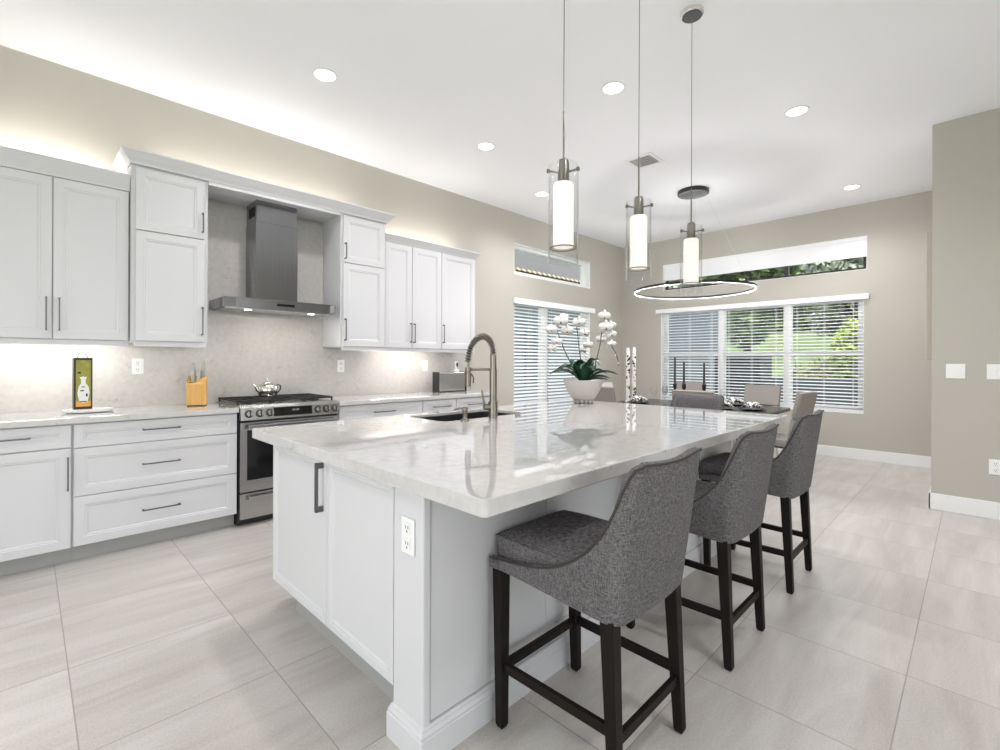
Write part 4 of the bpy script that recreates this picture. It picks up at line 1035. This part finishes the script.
foliage('distant tree left of the middle pane', 'tree', (44, 16.4, 3.2), (3.6, 4.0, 4.4), 7500, .38, 'leaf_tree', .25, 17, clumps=18)
foliage('bright yellow green hedge at the right of the right window pane', 'hedge', (12.3, 1.72, 1.25), (.6, .62, 1.6), 6500, .08, 'leaf_hedge', None, 7, 'hedge', 8)
foliage('low olive shrub row in the right window pane', 'shrub', (15.8, 2.9, .72), (.7, 1.7, .95), 6500, .09, 'leaf_olive', None, 8, 'shrub', 10)
tag(MB().box(10.8, 11.2, 1.2, 3.35, -.15, .95).build('equipment_screen', 'asphalt', off=(11, 2.3, -.15)), 'low dark grey screen wall outside the right window pane', 'garden wall')
tag(MB().box(9.3, 10.0, 2.72, 3.52, -.15, 1.395).build('equipment_cabinet', 'box_dark', bevel=.02, off=(9.6, 3.1, -.15)), 'dark blue box standing outside the middle window pane', 'outdoor cabinet')
t = thing('garden_shed', 'pale white house wall filling the left pane of the far window', 'building', (11.6, 5.5, -.15))
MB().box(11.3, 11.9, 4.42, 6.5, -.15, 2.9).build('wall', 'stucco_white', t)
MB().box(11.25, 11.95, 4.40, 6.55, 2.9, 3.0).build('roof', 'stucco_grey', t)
# neighbour house seen in the kitchen wall windows
t = thing('neighbour_house', 'neighbouring house with a grey barrel tiled roof seen in the left windows', 'building', (10, 8, -.15))
MB().box(7.35, 13.5, 7.5, 10.5, -.15, 3.30).build('wall', 'stucco_grey', t)
MB().box(7.30, 13.6, 6.86, 6.93, 3.05, 3.20).box(7.30, 13.6, 6.93, 7.5, 3.10, 3.14).build('fascia', 'stucco_white', t)
MB().box(8.3, 8.9, 7.46, 7.52, .7, 2.0).build('window_pane', 'window_glass_dark', t)
m = MB(); sl = .62
def rz_(y): return 3.21 + (y - 6.82) * sl
m.loft([[(x, 6.82, rz_(6.82) - .01), (x, 10.6, rz_(10.6) - .01), (x, 10.6, rz_(10.6) - .06), (x, 6.82, rz_(6.82) - .06)] for x in (7.25, 13.7)])
m.build('roof_deck', 'window_bronze', t)
m = MB(); k = 0; x = 7.30
while x < 13.6:
    n = 6
    m.loft([[(x + .048 * math.cos(math.pi * j / n), y, rz_(y) + .014 * math.sin(math.pi * j / n)) for j in range(n + 1)] for y in (6.78, 10.6)]); x += .17
m.build('roof_tiles', 'roof_tile', t)
m = MB(); x = 7.30
while x < 13.6:
    m.cyl((x, 6.77, rz_(6.8) + .012), (x, 6.779, rz_(6.8) + .004), .050, n=10); x += .17
m.build('tile_ends', 'roof_edge', t)
MB().box(7.12, 7.24, 6.80, 10.6, 3.05, 3.22).build('gable_trim', 'roof_edge', t)
